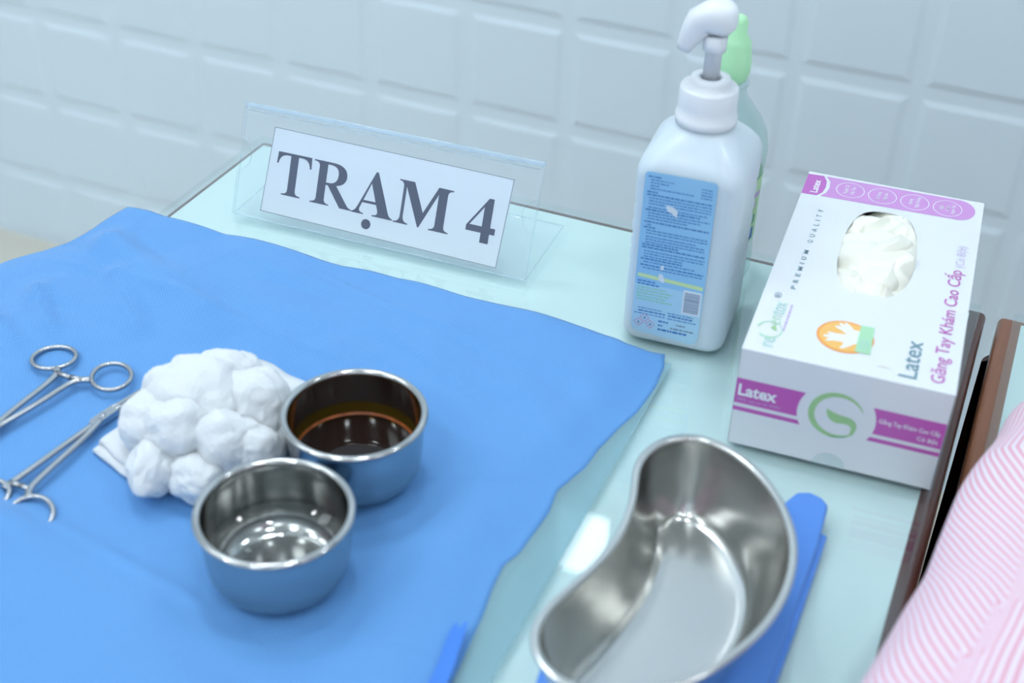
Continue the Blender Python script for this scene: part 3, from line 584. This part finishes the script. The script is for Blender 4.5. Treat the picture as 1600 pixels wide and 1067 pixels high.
gs = top_print('green_square', [[(61.4, 20.7), (70.3, 20.7), (69.2, 49.4), (61.4, 49.2)]], M_palegrn, 0.0003)
for a_, b_ in ((63, 23), (64.2, 24)): pass
top_text('green_square_print', '100', 62.6, 68.8, 24.0, 34.5, M_paleteal, 0.00045)
top_print('faint_mark', [[(75.5, 11.4), (79.5, 12.6), (83.6, 11.2), (79.6, 11.9)]], mat('tan_print', (0.72, 0.58, 0.40), 0.5), 0.0001)
# front face, x = along, y = up
FM = Matrix(((1, 0, 0, 0), (0, 0, -1, -0.00015), (0, 1, 0, 0), (0, 0, 0, 1)))
def front_print(nm, loops, mt, lift=0.0):
    return obj(nm, *plate([[(x * mm, y * mm) for x, y in L] for L in loops], 0.00006, lift), mt, fp, False, mw=FM)
def front_text(nm, s, x0, x1, y0, y1, mt, bold=0.0):
    V, F = text2d(s, x0 * mm, x1 * mm, y0 * mm, y1 * mm, bold); return obj(nm, [v + Vector((0, 0, 0.00015)) for v in V], F, mt, fp, False, mw=FM)
front_print('purple_band', [[(0.1, 30.7), (37.6, 30.7)] + bez((37.6, 30.7), (35.4, 40.0), (40.4, 48.6), 8) + [(0.1, 48.6)]], M_magenta)
front_print('purple_stripe', [[(0.1, 25.2), (40.0, 25.2), (38.4, 28.1), (0.1, 28.1)]], M_magenta)
front_print('purple_band', [[(119.6, 30.7), (81.0, 30.7)] + bez((81.0, 30.7), (83.6, 40.0), (78.8, 48.8), 8) + [(119.6, 48.8)]], M_magenta)
front_print('purple_stripe', [[(119.6, 25.2), (78.6, 25.2), (80.2, 28.1), (119.6, 28.1)]], M_magenta)
front_text('printed_word', 'Latex', 1.8, 24.6, 36.4, 44.8, M_wprint, 0.03)
front_text('printed_words', '100% cao su tự nhiên', 1.6, 27.2, 32.2, 34.8, M_violet)
front_text('product_name', 'Găng Tay Khám Cao Cấp', 83.2, 117.6, 38.4, 43.4, M_wprint, 0.012)
front_text('product_note', 'Có Bột', 105.6, 117.2, 32.6, 36.6, M_wprint, 0.012)
oc = (59.2, 37.6)
ring_o = []; ring_i = []
for k in range(61):
    a = math.radians(20 + k * 300 / 60 + 0); w_ = 3.4 * math.sin(PI * min(1, max(0, k / 60))) ** 0.8 + 0.25
    ring_o.append((oc[0] + 15.9 * math.cos(a), oc[1] + 15.9 * math.sin(a))); ring_i.append((oc[0] + (15.9 - w_) * math.cos(a), oc[1] + (15.9 - w_) * math.sin(a)))
lg = front_print('leaf_ring_logo', [ring_o + ring_i[::-1]], M_leafg)
def_leaf = bez((53.4, 41.2), (58.5, 38.4), (65.5, 38.2), 8) + bez((65.5, 38.2), (72.5, 37.0), (71.8, 30.5), 8)[1:] + bez((71.8, 30.5), (71.2, 26.8), (67.8, 24.8), 6)[1:] + bez((67.8, 24.8), (70.0, 29.0), (68.4, 31.8), 6)[1:] + bez((68.4, 31.8), (66.5, 33.8), (60.8, 32.4), 8)[1:] + bez((60.8, 32.4), (54.0, 32.8), (53.4, 41.2), 8)[1:-1]
front_print('leaf_swoosh', [def_leaf], M_leafg, 0.00005)
front_print('leaf_tail', [ring_pts(59.2, 37.6, 15.9, 15.9, 14, math.radians(262), math.radians(302), True) + ring_pts(59.2, 37.6, 15.3, 15.3, 14, math.radians(302), math.radians(262), True)], M_leafd, 0.00008)
front_print('thumb_flap', [ring_pts(60.5, 0.2, 9.6, 9.2, 24, 0, PI, True)], M_flap)

# gloves crumpled in the opening
def inside(x, y):
    c = False
    for (x0, y0), (x1, y1) in zip(hole, hole[1:] + hole[:1]):
        if (y0 > y) != (y1 > y) and x < (x1 - x0) * (y - y0) / (y1 - y0) + x0: c = not c
    return c
def glove(cx, cy, sx, sy, seed, rot, zb, amp, ridge_dir=0.0, edge=0.010):
    """a limp sheet of latex: broad folds with pinched creases, its rim tucked below the panel"""
    n = 60; V = []; F = []
    for j in range(n + 1):
        for i in range(n + 1):
            u = (i / n - 0.5) * 2; v = (j / n - 0.5) * 2
            x = u * math.sqrt(1 - v * v / 2); y = v * math.sqrt(1 - u * u / 2); r = min(1, math.hypot(x, y))
            X = x * sx; Y = y * sy; c, s_ = math.cos(rot), math.sin(rot)
            px = cx + X * c - Y * s_; py = cy + X * s_ + Y * c
            q = Vector((px * 42 + seed * 3.1, py * 42, seed)); w1 = q + Vector((math.cos(ridge_dir), math.sin(ridge_dir), 0)) * (1.6 * noise.noise(q * 0.7))
            f = 1 - min(1, abs(noise.noise(w1)) * 3.2); g = noise.noise(w1 * 0.8 + Vector((3, 7, 1)))
            z = zb + amp * (0.9 * g + 0.55 * f) + 0.004 * (1 - r * r) - edge * max(0, r - 0.72) ** 2 / 0.078
            px += 0.0022 * noise.noise(q * 1.3 + Vector((9, 9, 9))); py += 0.0022 * noise.noise(q * 1.3)
            if not inside(px, py): z = min(z, 0.0682)                  # tucked under the panel
            V.append(Vector((px, py, z)))
    for j in range(n):
        for i in range(n):
            a = j * (n + 1) + i; F.append([a, a + 1, a + n + 2, a + n + 1])
    return V, F
GL = Matrix.Rotation(BTH, 4, 'Z')
def place_glove(lab, *a):
    V, F = glove(*a); o = obj('latex_glove', V, F, M_latex, None, True, loc=(BXP[0], BXP[1], 0.0004)); o.rotation_euler = (0, 0, BTH)
    s = o.modifiers.new('thickness', 'SOLIDIFY'); s.thickness = 0.0003
    tag(o, lab, 'glove', 'gloves in the box opening')
place_glove('crumpled cream latex glove lying lowest and filling the whole box opening', 0.0605, 0.1395, 0.0290, 0.0640, 1.7, 0.0, 0.0665, 0.0085, 0.4, 0.001)
place_glove('crumpled cream latex glove in the near part of the box opening', 0.0600, 0.112, 0.0190, 0.022, 4.2, 0.5, 0.0685, 0.0075, 1.2)
place_glove('cream latex glove folded across the middle of the box opening', 0.0640, 0.140, 0.0115, 0.027, 7.9, -0.75, 0.0715, 0.0040, 0.2)
place_glove('cream latex glove standing up at the far end of the box opening', 0.0610, 0.167, 0.0180, 0.021, 3.3, 0.3, 0.0695, 0.0080, 0.9)

# ------------------------------------------------------------------ steel bowls
def bowl_mesh(R=0.0412, H=0.0445, rb=0.0255, wall=0.0009):
    outer = [(0.0004, 0.0), (rb - 0.003, 0.0), (rb, 0.0003), (rb + 0.0045, 0.0016), (rb + 0.0085, 0.0052), (rb + 0.0112, 0.011), (rb + 0.0122, 0.018), (R - 0.0026, 0.030), (R - 0.0022, H - 0.004), (R - 0.0012, H - 0.0018), (R, H - 0.0008), (R + 0.0001, H), (R - 0.0009, H + 0.0009), (R - 0.0026, H + 0.0010), (R - 0.0040, H - 0.0002)]
    inner = [(R - 0.0044, H - 0.004), (R - 0.0044, 0.030), (rb + 0.0110, 0.018), (rb + 0.0100, 0.0115), (rb + 0.0074, 0.0062), (rb + 0.0036, 0.0028), (rb - 0.001, 0.0014), (rb - 0.006, 0.0011), (0.0004, 0.0010)]
    prof = outer + inner; P = catmull([(r, z, 0) for r, z in prof], 3); return lathe([(max(0.0003, p.x), p.y) for p in P], 80)
def bowl(x, y, z, lab):
    t = thing('steel_bowl', lab, 'bowl', (x, y, z)); V, F = bowl_mesh(); obj('bowl_body', V, F, M_steel, t); return t
b1 = bowl(-0.3055, -0.4335, 0.0026, 'small steel bowl of clear liquid, the one nearer the viewer')
b2 = bowl(-0.3075, -0.3460, 0.0026, 'small steel bowl holding dark brown antiseptic beside the cotton')
o = obj('clear_liquid', *lathe([(0.0004, 0.0), (0.0362, 0.0), (0.0364, 0.0005)], 60), M_clear, None, True, loc=(-0.3055, -0.4335, 0.0026 + 0.0175)); tag(o, 'clear liquid filling the bottom of the nearer steel bowl', 'liquid')
t = thing('brown_antiseptic', 'dark brown antiseptic liquid in the farther steel bowl', 'liquid', (-0.3075, -0.3460, 0.0026 + 0.0155))
obj('liquid_surface', *lathe([(0.0004, 0.0), (0.0340, 0.0), (0.0355, 0.0006), (0.0362, 0.0012)], 60), M_iod, t)
obj('stained_film', *lathe([(0.0352, 0.0003), (0.0358, 0.0020), (0.0362, 0.0050), (0.0363, 0.0085)], 60), M_iodfilm, t, label='yellowish film of antiseptic on the bowl wall')
obj('orange_rim', *lathe([(0.0345, 0.0004), (0.0350, 0.0010), (0.0355, 0.0018)], 60), mat('orange_brown_rim', (0.30, 0.075, 0.015), 0.25, noise_amt=0.7, noise_scale=160), t, label='orange-brown rim where the antiseptic thins out')

# ------------------------------------------------------------------ folded blue cloth and kidney dish
cl = thing('folded_blue_cloth', 'folded blue cloth pad under the steel kidney dish', 'cloth', (-0.10, -0.40, 0.0))
def pad(poly, z0, z1, bev):
    bm = bmesh.new(); vs = [bm.verts.new((x + 0.10, y + 0.40, z0)) for x, y in poly]; f = bm.faces.new(vs)
    r = bmesh.ops.extrude_face_region(bm, geom=[f]); 
    for v in r['geom']:
        if isinstance(v, bmesh.types.BMVert): v.co.z = z1
    bmesh.ops.recalc_face_normals(bm, faces=bm.faces)
    es = [e for e in bm.edges]; bmesh.ops.bevel(bm, geom=es, offset=bev, segments=4, affect='EDGES', profile=0.5, clamp_overlap=True)
    bm.verts.index_update(); V = [v.co.copy() for v in bm.verts]; F = [[v.index for v in f.verts] for f in bm.faces]; bm.free(); return V, F
obj('lower_fold', *pad([(-0.0475, -0.2835), (-0.0470, -0.36), (-0.0480, -0.44), (-0.052, -0.56), (-0.150, -0.56), (-0.1525, -0.46), (-0.1605, -0.405), (-0.1545, -0.362), (-0.150, -0.335), (-0.130, -0.31), (-0.10, -0.30), (-0.075, -0.285)], 0.0003, 0.0052, 0.0018), M_towel, cl)
obj('upper_fold', *pad([(-0.052, -0.264), (-0.0565, -0.2595), (-0.064, -0.2575), (-0.071, -0.261), (-0.0745, -0.270), (-0.090, -0.32), (-0.125, -0.345), (-0.145, -0.38), (-0.145, -0.50), (-0.055, -0.50), (-0.0505, -0.40), (-0.0500, -0.30)], 0.0042, 0.0098, 0.0024), M_towel, cl)
KC = (-0.097, -0.386)
KR = [(-0.133, -0.295), (-0.143, -0.305), (-0.1478, -0.319), (-0.1475, -0.333), (-0.143, -0.349), (-0.140, -0.365), (-0.1388, -0.383), (-0.141, -0.401), (-0.1455, -0.419), (-0.151, -0.436), (-0.1535, -0.448), (-0.1528, -0.460), (-0.1478, -0.470), (-0.140, -0.4775), (-0.129, -0.4825), (-0.114, -0.4815), (-0.099, -0.4755), (-0.085, -0.465), (-0.074, -0.453), (-0.0685, -0.443), (-0.0625, -0.431), (-0.0565, -0.4155), (-0.053, -0.398), (-0.052, -0.381), (-0.0536, -0.364), (-0.058, -0.347), (-0.066, -0.331), (-0.076, -0.317), (-0.0895, -0.304), (-0.105, -0.295), (-0.120, -0.2915)]
def kidney():
    P = catmull([(x, y, 0) for x, y in KR], 4, True); n = len(P)
    for _ in range(3): P = [(P[i - 1] + P[i] * 2 + P[(i + 1) % n]) / 4 for i in range(n)]
    N = []
    for i in range(n):
        d = (P[(i + 1) % n] - P[i - 1]).normalized(); N.append(Vector((-d.y, d.x, 0)))
    if (P[0] + N[0] * 0.01 - Vector((*KC, 0))).length > (P[0] - Vector((*KC, 0))).length: N = [-v for v in N]
    H = 0.0445; z0 = 0.0105
    # offset towards the inside, height
    prof = [(0.0, H - 0.0015), (-0.0008, H - 0.0004), (-0.0002, H + 0.0006), (0.0018, H + 0.0008), (0.0032, H - 0.0002), (0.0038, H - 0.004), (0.0055, H * 0.72), (0.0085, H * 0.48), (0.0115, H * 0.27), (0.0140, 0.0065), (0.0165, 0.0032), (0.0195, 0.0014), (0.0230, 0.0008)]
    def ring(off, z):
        R = [P[i] + N[i] * off for i in range(n)]
        for _ in range(int(off * 1500)): R = [(R[i - 1] + R[i] * 2 + R[(i + 1) % n]) / 4 for i in range(n)]
        return [Vector((p.x, p.y, z)) - Vector((*KC, 0)) for p in R]
    pr = catmull([(a, b, 0) for a, b in prof], 3); rings = [ring(p.x, p.y) for p in pr]
    last = rings[-1]; c = sum(last, Vector()) / n
    rings.append([c + (p - c) * 0.75 for p in last]); rings.append([c + (p - c) * 0.4 for p in last]); rings.append([c + (p - c) * 0.02 for p in last])
    V, F = loft(rings, False, True)
    out = [(0.0, H - 0.0015), (0.0012, H - 0.004), (0.0042, H * 0.72), (0.0072, H * 0.48), (0.0102, H * 0.27), (0.0128, 0.0055), (0.0155, 0.0022), (0.0185, 0.0004), (0.022, 0.0)]
    po = catmull([(a, b, 0) for a, b in out], 2); r2 = [ring(p.x, p.y) for p in po]; l2 = r2[-1]; r2.append([c + (p - c) * 0.5 for p in l2]); r2.append([c + (p - c) * 0.02 for p in l2])
    r2 = [[Vector((p.x, p.y, max(0, p.z) if k else p.z)) for p in r] for k, r in enumerate(r2)]
    return join((V, F), loft(r2, False, True))
V, F = kidney(); kd = obj('kidney_dish', V, F, M_steel_in, None, True, loc=(KC[0], KC[1], 0.0100)); tag(kd, 'kidney-shaped stainless steel dish on the folded blue cloth', 'dish')

# ------------------------------------------------------------------ forceps
def forceps(lab, halves, pivot, tips, base):
    t = thing('surgical_forceps', lab, 'forceps', (base[0], base[1], base[2])); B = Vector(base)
    loc = lambda vf: ([Vector(v) - B for v in vf[0]], vf[1])
    for hv in halves:
        ringc, (ra, rb), rot, shank, ratchet, dz = hv['ring'], hv['r'], hv['rot'], hv['shank'], hv.get('ratchet'), hv.get('dz', 0)
        z = base[2] + 0.003 + dz
        ringp = []
        for k in range(40):
            a = 2 * PI * k / 40; x = ra * math.cos(a); y = rb * math.sin(a); ringp.append(Vector((ringc[0] + x * math.cos(rot) - y * math.sin(rot), ringc[1] + x * math.sin(rot) + y * math.cos(rot), z + hv.get('tilt', 0) * (ringc[1] + 0.012 - (ringc[1] + x * math.sin(rot) + y * math.cos(rot))))))
        S_ = catmull([(x, y, z) for x, y in shank], 5); n = len(S_)
        rad = [0.0016 + 0.0010 * (1 - i / n) ** 3 + 0.0006 * (i / n) for i in range(n)]
        sh_ = obj('handle', *loc(tube(S_, rad, 10, flat=0.8)), M_forc, t)
        obj('finger_ring', *loc(tube(ringp, 0.0016, 10, closed=True)), M_forc, sh_)
        if ratchet:
            obj('ratchet', *loc(tube(catmull([(x, y, z + 0.0005) for x, y in ratchet], 4), [0.0021] * 3 + [0.0017] * 10, 8, flat=0.8) if False else tube([(x, y, z + 0.0006) for x, y in ratchet], 0.0018, 8, flat=0.9)), M_forc, sh_)
    px, py = pivot; d = Vector((tips[0] - px, tips[1] - py, 0)).normalized(); s = Vector((-d.y, d.x, 0)); c = Vector((px, py, base[2] + 0.003))
    R = [[c + d * u + s * (w_ * math.cos(a)) + Vector((0, 0, 0.0026 * math.sin(a))) for a in [PI / 4 + PI / 2 * k for k in range(4)]] for u, w_ in ((-0.010, 0.0026), (-0.007, 0.0046), (0.008, 0.0046), (0.012, 0.0034))]
    bx_ = obj('box_lock', *loc(loft(R)), M_forc, t, False)
    obj('pivot_pin', *loc(([v + c + Vector((0, 0, 0.0016)) for v in lathe([(0.0002, 0.0008), (0.0015, 0.0006), (0.0017, 0), (0.0017, -0.001)], 16)[0]], lathe([(0.0002, 0.0008), (0.0015, 0.0006), (0.0017, 0), (0.0017, -0.001)], 16)[1])), M_forc, bx_)
    for sg in (-1, 1):
        L = math.hypot(tips[0] - px, tips[1] - py)
        path = [c + d * (0.008 + (L - 0.008) * k / 6) + s * (sg * (0.0017 - 0.0008 * k / 6)) for k in range(7)]
        obj('jaw', *loc(tube(path, [0.0019 - 0.0009 * k / 6 for k in range(7)], 8, flat=1.1)), M_forc, t)
forceps('straight steel forceps at the left edge with both finger rings visible',
        [dict(ring=(-0.5315, -0.3345), r=(0.0135, 0.0118), rot=0.6, shank=[(-0.5225, -0.3435), (-0.5190, -0.3475), (-0.5180, -0.360), (-0.5188, -0.380), (-0.5190, -0.400), (-0.5185, -0.418), (-0.5165, -0.432)], ratchet=[(-0.5195, -0.3470), (-0.5135, -0.3473), (-0.5085, -0.3478)]),
         dict(ring=(-0.4862, -0.3358), r=(0.0140, 0.0120), rot=-0.75, shank=[(-0.4960, -0.3440), (-0.5018, -0.3474), (-0.5052, -0.3540), (-0.5085, -0.372), (-0.5122, -0.389), (-0.5155, -0.4035), (-0.5165, -0.418), (-0.5180, -0.432)], ratchet=[(-0.5000, -0.3468), (-0.5045, -0.3473), (-0.5080, -0.3474)], dz=0.0006)],
        (-0.5172, -0.436), (-0.522, -0.478), (-0.517, -0.38, 0.0042))
forceps('steel forceps beside the cotton, its tips reaching under the cotton pile',
        [dict(ring=(-0.4835, -0.4545), r=(0.0140, 0.0120), rot=0.7, shank=[(-0.4765, -0.4455), (-0.4760, -0.4395), (-0.4735, -0.4230), (-0.4708, -0.4024), (-0.4683, -0.385), (-0.4665, -0.374)], ratchet=[(-0.4765, -0.4405), (-0.4725, -0.4403), (-0.4690, -0.4402)], tilt=-0.15),
         dict(ring=(-0.4500, -0.4560), r=(0.0140, 0.0122), rot=-0.6, shank=[(-0.4585, -0.4460), (-0.4625, -0.4405), (-0.4638, -0.4300), (-0.4638, -0.4030), (-0.4642, -0.385), (-0.4655, -0.374)], ratchet=[(-0.4625, -0.4410), (-0.4660, -0.4408), (-0.4690, -0.4404)], tilt=-0.15, dz=0.0006)],
        (-0.4660, -0.3700), (-0.4600, -0.3330), (-0.466, -0.40, 0.0042))

# ------------------------------------------------------------------ gauze and cotton
def gauze_layer(poly, z, th_, seed):
    P = catmull([(x, y, 0) for x, y in poly], 6, True); n = len(P); c = sum(P, Vector()) / n; R = []
    for k, (s, zz) in enumerate(((1.0, z), (1.005, z + th_ * 0.5), (0.99, z + th_), (0.8, z + th_ * 1.1), (0.5, z + th_ * 1.2), (0.2, z + th_ * 1.2), (0.01, z + th_ * 1.2))):
        R.append([Vector((c.x + (p.x - c.x) * s, c.y + (p.y - c.y) * s, zz + (0.0012 * noise.noise(Vector((p.x * 60 * s, p.y * 60 * s, seed))) if k > 1 else 0))) for p in R0(P)])
    return loft(R, True, True)
def R0(P): return P
gz = thing('gauze_pads', 'folded white gauze pads under the pile of cotton balls', 'gauze', (-0.40, -0.36, 0.0030))
GO = Vector((-0.40, -0.36, 0.0030))
for i, (poly, z, th_) in enumerate(([[(-0.4545, -0.3935), (-0.4520, -0.3965), (-0.436, -0.4020), (-0.4240, -0.4060), (-0.400, -0.4070), (-0.37, -0.400), (-0.36, -0.38), (-0.36, -0.345), (-0.40, -0.335), (-0.43, -0.345), (-0.449, -0.372)], 0.0032, 0.003],
                                   [[(-0.4530, -0.3900), (-0.4500, -0.3915), (-0.436, -0.3985), (-0.4240, -0.4010), (-0.40, -0.402), (-0.37, -0.396), (-0.362, -0.37), (-0.37, -0.34), (-0.41, -0.33), (-0.44, -0.350), (-0.4495, -0.3700)], 0.0064, 0.0035],
                                   [[(-0.4320, -0.3200), (-0.412, -0.3050), (-0.390, -0.3030), (-0.372, -0.3080), (-0.352, -0.3120), (-0.346, -0.3250), (-0.345, -0.350), (-0.350, -0.3850), (-0.38, -0.39), (-0.42, -0.37)], 0.0100, 0.017])):
    V, F = gauze_layer(poly, z, th_, i); obj('gauze_layer', [v - GO for v in V], F, M_gauze, gz)
def cotton(x, y, z, rx, ry, rz, rot, lab, seed):
    bm = bmesh.new(); bmesh.ops.create_icosphere(bm, subdivisions=5, radius=1.0)
    for v in bm.verts:
        p = v.co.copy(); q = p * 1.3 + Vector((seed * 3.7, seed, 0)); d = 1 + 0.20 * noise.noise(q) + 0.07 * noise.noise(q * 2.7) + 0.018 * noise.noise(q * 8) + 0.012 * noise.noise(q * 22)
        v.co = Vector((p.x * rx * d, p.y * ry * d, p.z * rz * d))
    bm.verts.index_update(); V = [v.co.copy() for v in bm.verts]; F = [[v.index for v in f.verts] for f in bm.faces]; bm.free()
    o = obj('cotton_ball', V, F, M_cotton, None, True, loc=(x, y, z)); o.rotation_euler = (0, 0, rot); tag(o, lab, 'cotton ball', 'cotton balls piled on the gauze')
for k, a in enumerate((
    (-0.4035, -0.4050, 0.0185, 0.0140, 0.0195, 0.0150, 0.35, 'oblong white cotton ball lying on the drape at the lower left front of the pile'),
    (-0.3775, -0.4010, 0.0175, 0.0170, 0.0150, 0.0145, -0.3, 'round white cotton ball touching the rear rim of the nearer steel bowl'),
    (-0.4165, -0.3800, 0.0250, 0.0225, 0.0230, 0.0215, 0.3, 'white cotton ball at the left side of the pile above the forceps lock'),
    (-0.4190, -0.3560, 0.0290, 0.0225, 0.0220, 0.0205, 1.0, 'white cotton ball at the upper left of the pile nearest the forceps tips'),
    (-0.3975, -0.3370, 0.0330, 0.0240, 0.0210, 0.0205, 0.2, 'white cotton ball at the back top of the pile'),
    (-0.3985, -0.3850, 0.0330, 0.0205, 0.0205, 0.0190, 0.9, 'white cotton ball directly above the oblong one at the front'),
    (-0.3720, -0.3780, 0.0300, 0.0200, 0.0195, 0.0190, 0.5, 'white cotton ball in the middle of the front above the round one'),
    (-0.4000, -0.3620, 0.0420, 0.0260, 0.0240, 0.0190, 0.1, 'white cotton ball on top in the centre of the pile'),
    (-0.3740, -0.3500, 0.0340, 0.0235, 0.0240, 0.0210, 1.3, 'white cotton ball at the upper right of the pile centre'),
    (-0.3560, -0.3740, 0.0240, 0.0160, 0.0160, 0.0165, 0.4, 'white cotton ball at the right front between both steel bowls'))):
    cotton(*a, seed=k + 1)

# ------------------------------------------------------------------ person in the striped shirt
per = thing('person', 'person in a pink and white striped shirt leaning in at the lower right', 'person', (0.33, -0.85, -T))
PB = Vector((0.33, -0.85, -T))
def skin_body(verts, edges, radii, material, nm, root=0):
    me = bpy.data.meshes.new(nm); me.from_pydata([Vector(v) - PB for v in verts], edges, []); o = bpy.data.objects.new(nm, me); C.objects.link(o); o.parent = per
    sk = o.modifiers.new('skin', 'SKIN'); sk.use_smooth_shade = True; sv = me.skin_vertices[0].data if me.skin_vertices else None
    if sv is None:
        bm = bmesh.new(); bm.from_mesh(me); bm.verts.layers.skin.verify(); bm.to_mesh(me); bm.free(); sv = me.skin_vertices[0].data
    for i, r in enumerate(radii): sv[i].radius = (r, r) if not isinstance(r, tuple) else r; sv[i].use_root = (i == root)
    ss = o.modifiers.new('subdiv', 'SUBSURF'); ss.levels = 1; ss.render_levels = 2; me.materials.append(material); return o
bv = [(0.33, -0.92, 0.10), (0.32, -0.90, 0.25), (0.31, -0.87, 0.42), (0.305, -0.85, 0.54), (0.30, -0.82, 0.62), (0.30, -0.80, 0.70),       # pelvis..head
      (0.14, -0.83, 0.50), (0.115, -0.66, 0.25), (0.062, -0.46, 0.045), (0.072, -0.30, 0.033),                                              # arm nearer the desk gap
      (0.47, -0.87, 0.50), (0.52, -0.76, 0.30), (0.46, -0.60, 0.10), (0.44, -0.54, 0.06),
      (0.25, -0.94, -0.0), (0.25, -0.92, -0.33), (0.25, -0.97, -0.68), (0.42, -0.94, -0.0), (0.42, -0.92, -0.33), (0.42, -0.97, -0.68)]
be = [(0, 1), (1, 2), (2, 3), (3, 4), (4, 5), (2, 6), (6, 7), (7, 8), (8, 9), (2, 10), (10, 11), (11, 12), (12, 13), (0, 14), (14, 15), (15, 16), (0, 17), (17, 18), (18, 19)]
brd = [0.13, 0.12, 0.12, 0.05, 0.075, 0.085, 0.05, 0.042, 0.024, 0.018, 0.055, 0.042, 0.035, 0.026, 0.075, 0.055, 0.04, 0.075, 0.055, 0.04]
# shirt: sleeve in one sweep that widens into the body of the shirt
# (x, y, z of the middle, half width, half height)
path = [(0.0860, -0.1480, 0.034, 0.004, 0.003), (0.0850, -0.1510, 0.034, 0.022, 0.014), (0.0830, -0.1600, 0.034, 0.039, 0.024), (0.0805, -0.177, 0.034, 0.0495, 0.030), (0.0775, -0.214, 0.034, 0.0545, 0.0315), (0.0720, -0.247, 0.034, 0.0570, 0.0315), (0.0690, -0.272, 0.034, 0.0590, 0.0315), (0.0680, -0.310, 0.034, 0.0600, 0.0315), (0.0670, -0.341, 0.034, 0.0620, 0.0315), (0.0630, -0.371, 0.034, 0.0640, 0.0315), (0.0580, -0.403, 0.034, 0.0660, 0.0315), (0.0560, -0.440, 0.036, 0.0700, 0.033), (0.062, -0.50, 0.055, 0.070, 0.045), (0.080, -0.57, 0.12, 0.072, 0.062), (0.105, -0.64, 0.22, 0.078, 0.075), (0.14, -0.72, 0.33, 0.085, 0.085), (0.18, -0.80, 0.43, 0.09, 0.09)]
PP = catmull([p[:3] for p in path], 6); RR = catmull([(p[3], p[4], 0) for p in path], 6)
rings = []; uvs = []; seg = 96; Lacc = 0
for i, (p, r) in enumerate(zip(PP, RR)):
    if i: Lacc += (PP[i] - PP[i - 1]).length
    tdir = (PP[min(i + 1, len(PP) - 1)] - PP[max(i - 1, 0)]).normalized(); s = tdir.cross(Vector((0, 0, 1))).normalized(); u = s.cross(tdir).normalized()
    row = []
    for k in range(seg):
        a = 2 * PI * k / seg
        # crease: a soft valley running along the left side with folds fanning out of it
        va = 1.15 + 0.15 * math.sin(Lacc * 12); dd = math.atan2(math.sin(a - va), math.cos(a - va)); fade = min(1, max(0, (Lacc - 0.10) / 0.06))
        rr_ = (1 - 0.10 * math.exp(-(dd / 0.16) ** 2) * fade + 0.015 * math.sin(a * 5 + Lacc * 40) + 0.025 * noise.noise(Vector((math.cos(a) * 2, math.sin(a) * 2, Lacc * 25))))
        row.append(p + s * (rr_ * r.x * math.cos(a)) + u * (rr_ * r.y * math.sin(a)))
        base = a * 0.052
        if dd < 0 and dd > -2.4: kk = min(1, -dd / 0.05); uvs.append(((base - max(0.0, Lacc - 0.09) * 0.8 * kk) / math.sqrt(1 + 0.64 * kk * kk), Lacc))
        else: uvs.append((base, Lacc))
    rings.append([v - PB for v in row])
SLEEVE = loft(rings)
shirt = obj('striped_shirt', *SLEEVE, M_shirt, per, True, uv=uvs)
# torso of the shirt, in the same mesh
def torso():
    R = []; U = []
    for k, (x, y, z, rx, ry) in enumerate(((0.335, -0.93, 0.0, 0.19, 0.14), (0.33, -0.925, 0.08, 0.18, 0.13), (0.325, -0.91, 0.2, 0.185, 0.125), (0.315, -0.88, 0.33, 0.195, 0.13), (0.31, -0.865, 0.43, 0.195, 0.12), (0.305, -0.855, 0.50, 0.16, 0.095), (0.303, -0.85, 0.54, 0.09, 0.07), (0.302, -0.845, 0.565, 0.062, 0.060))):
        R.append([Vector((x + rx * math.cos(a), y + ry * math.sin(a), z)) - PB for a in [2 * PI * j / 64 for j in range(64)]]); U += [(2 * PI * j / 64 * 0.15, z) for j in range(64)]
    V, F = loft(R, True, False); return V, F, U
V2, F2, U2 = torso()
n0 = len(shirt.data.vertices); me = shirt.data; oldV = [v.co.copy() for v in me.vertices]; oldF = [list(p.vertices) for p in me.polygons]
other = loft([[Vector((0.47, -0.87, 0.47)) - PB + v for v in r] for r in [[Vector((0.08 * math.cos(a), 0, 0.08 * math.sin(a))) for a in [2 * PI * j / 32 for j in range(32)]], [Vector((0.055 + 0.065 * math.cos(a), 0.12, -0.18 + 0.065 * math.sin(a))) for a in [2 * PI * j / 32 for j in range(32)]], [Vector((0.0 + 0.05 * math.cos(a), 0.26, -0.35 + 0.05 * math.sin(a))) for a in [2 * PI * j / 32 for j in range(32)]]]], True, True)
VV, FF = join((oldV, oldF), (V2, F2), other); UU = list(uvs) + U2 + [(2 * PI * (j % 32) / 32 * 0.06, 0) for j in range(96)]
bpy.data.objects.remove(shirt); shirt = obj('striped_shirt', VV, FF, M_shirt, per, True, uv=UU)
skin_body(bv, be, brd, M_skin, 'body')
hair = lathe([(0.002, 0.105), (0.05, 0.096), (0.085, 0.06), (0.098, 0.01), (0.095, -0.03), (0.085, -0.04)], 32)
obj('hair', [v + Vector((0.30, -0.82, 0.71)) - PB for v in hair[0]], hair[1], M_hair, per)
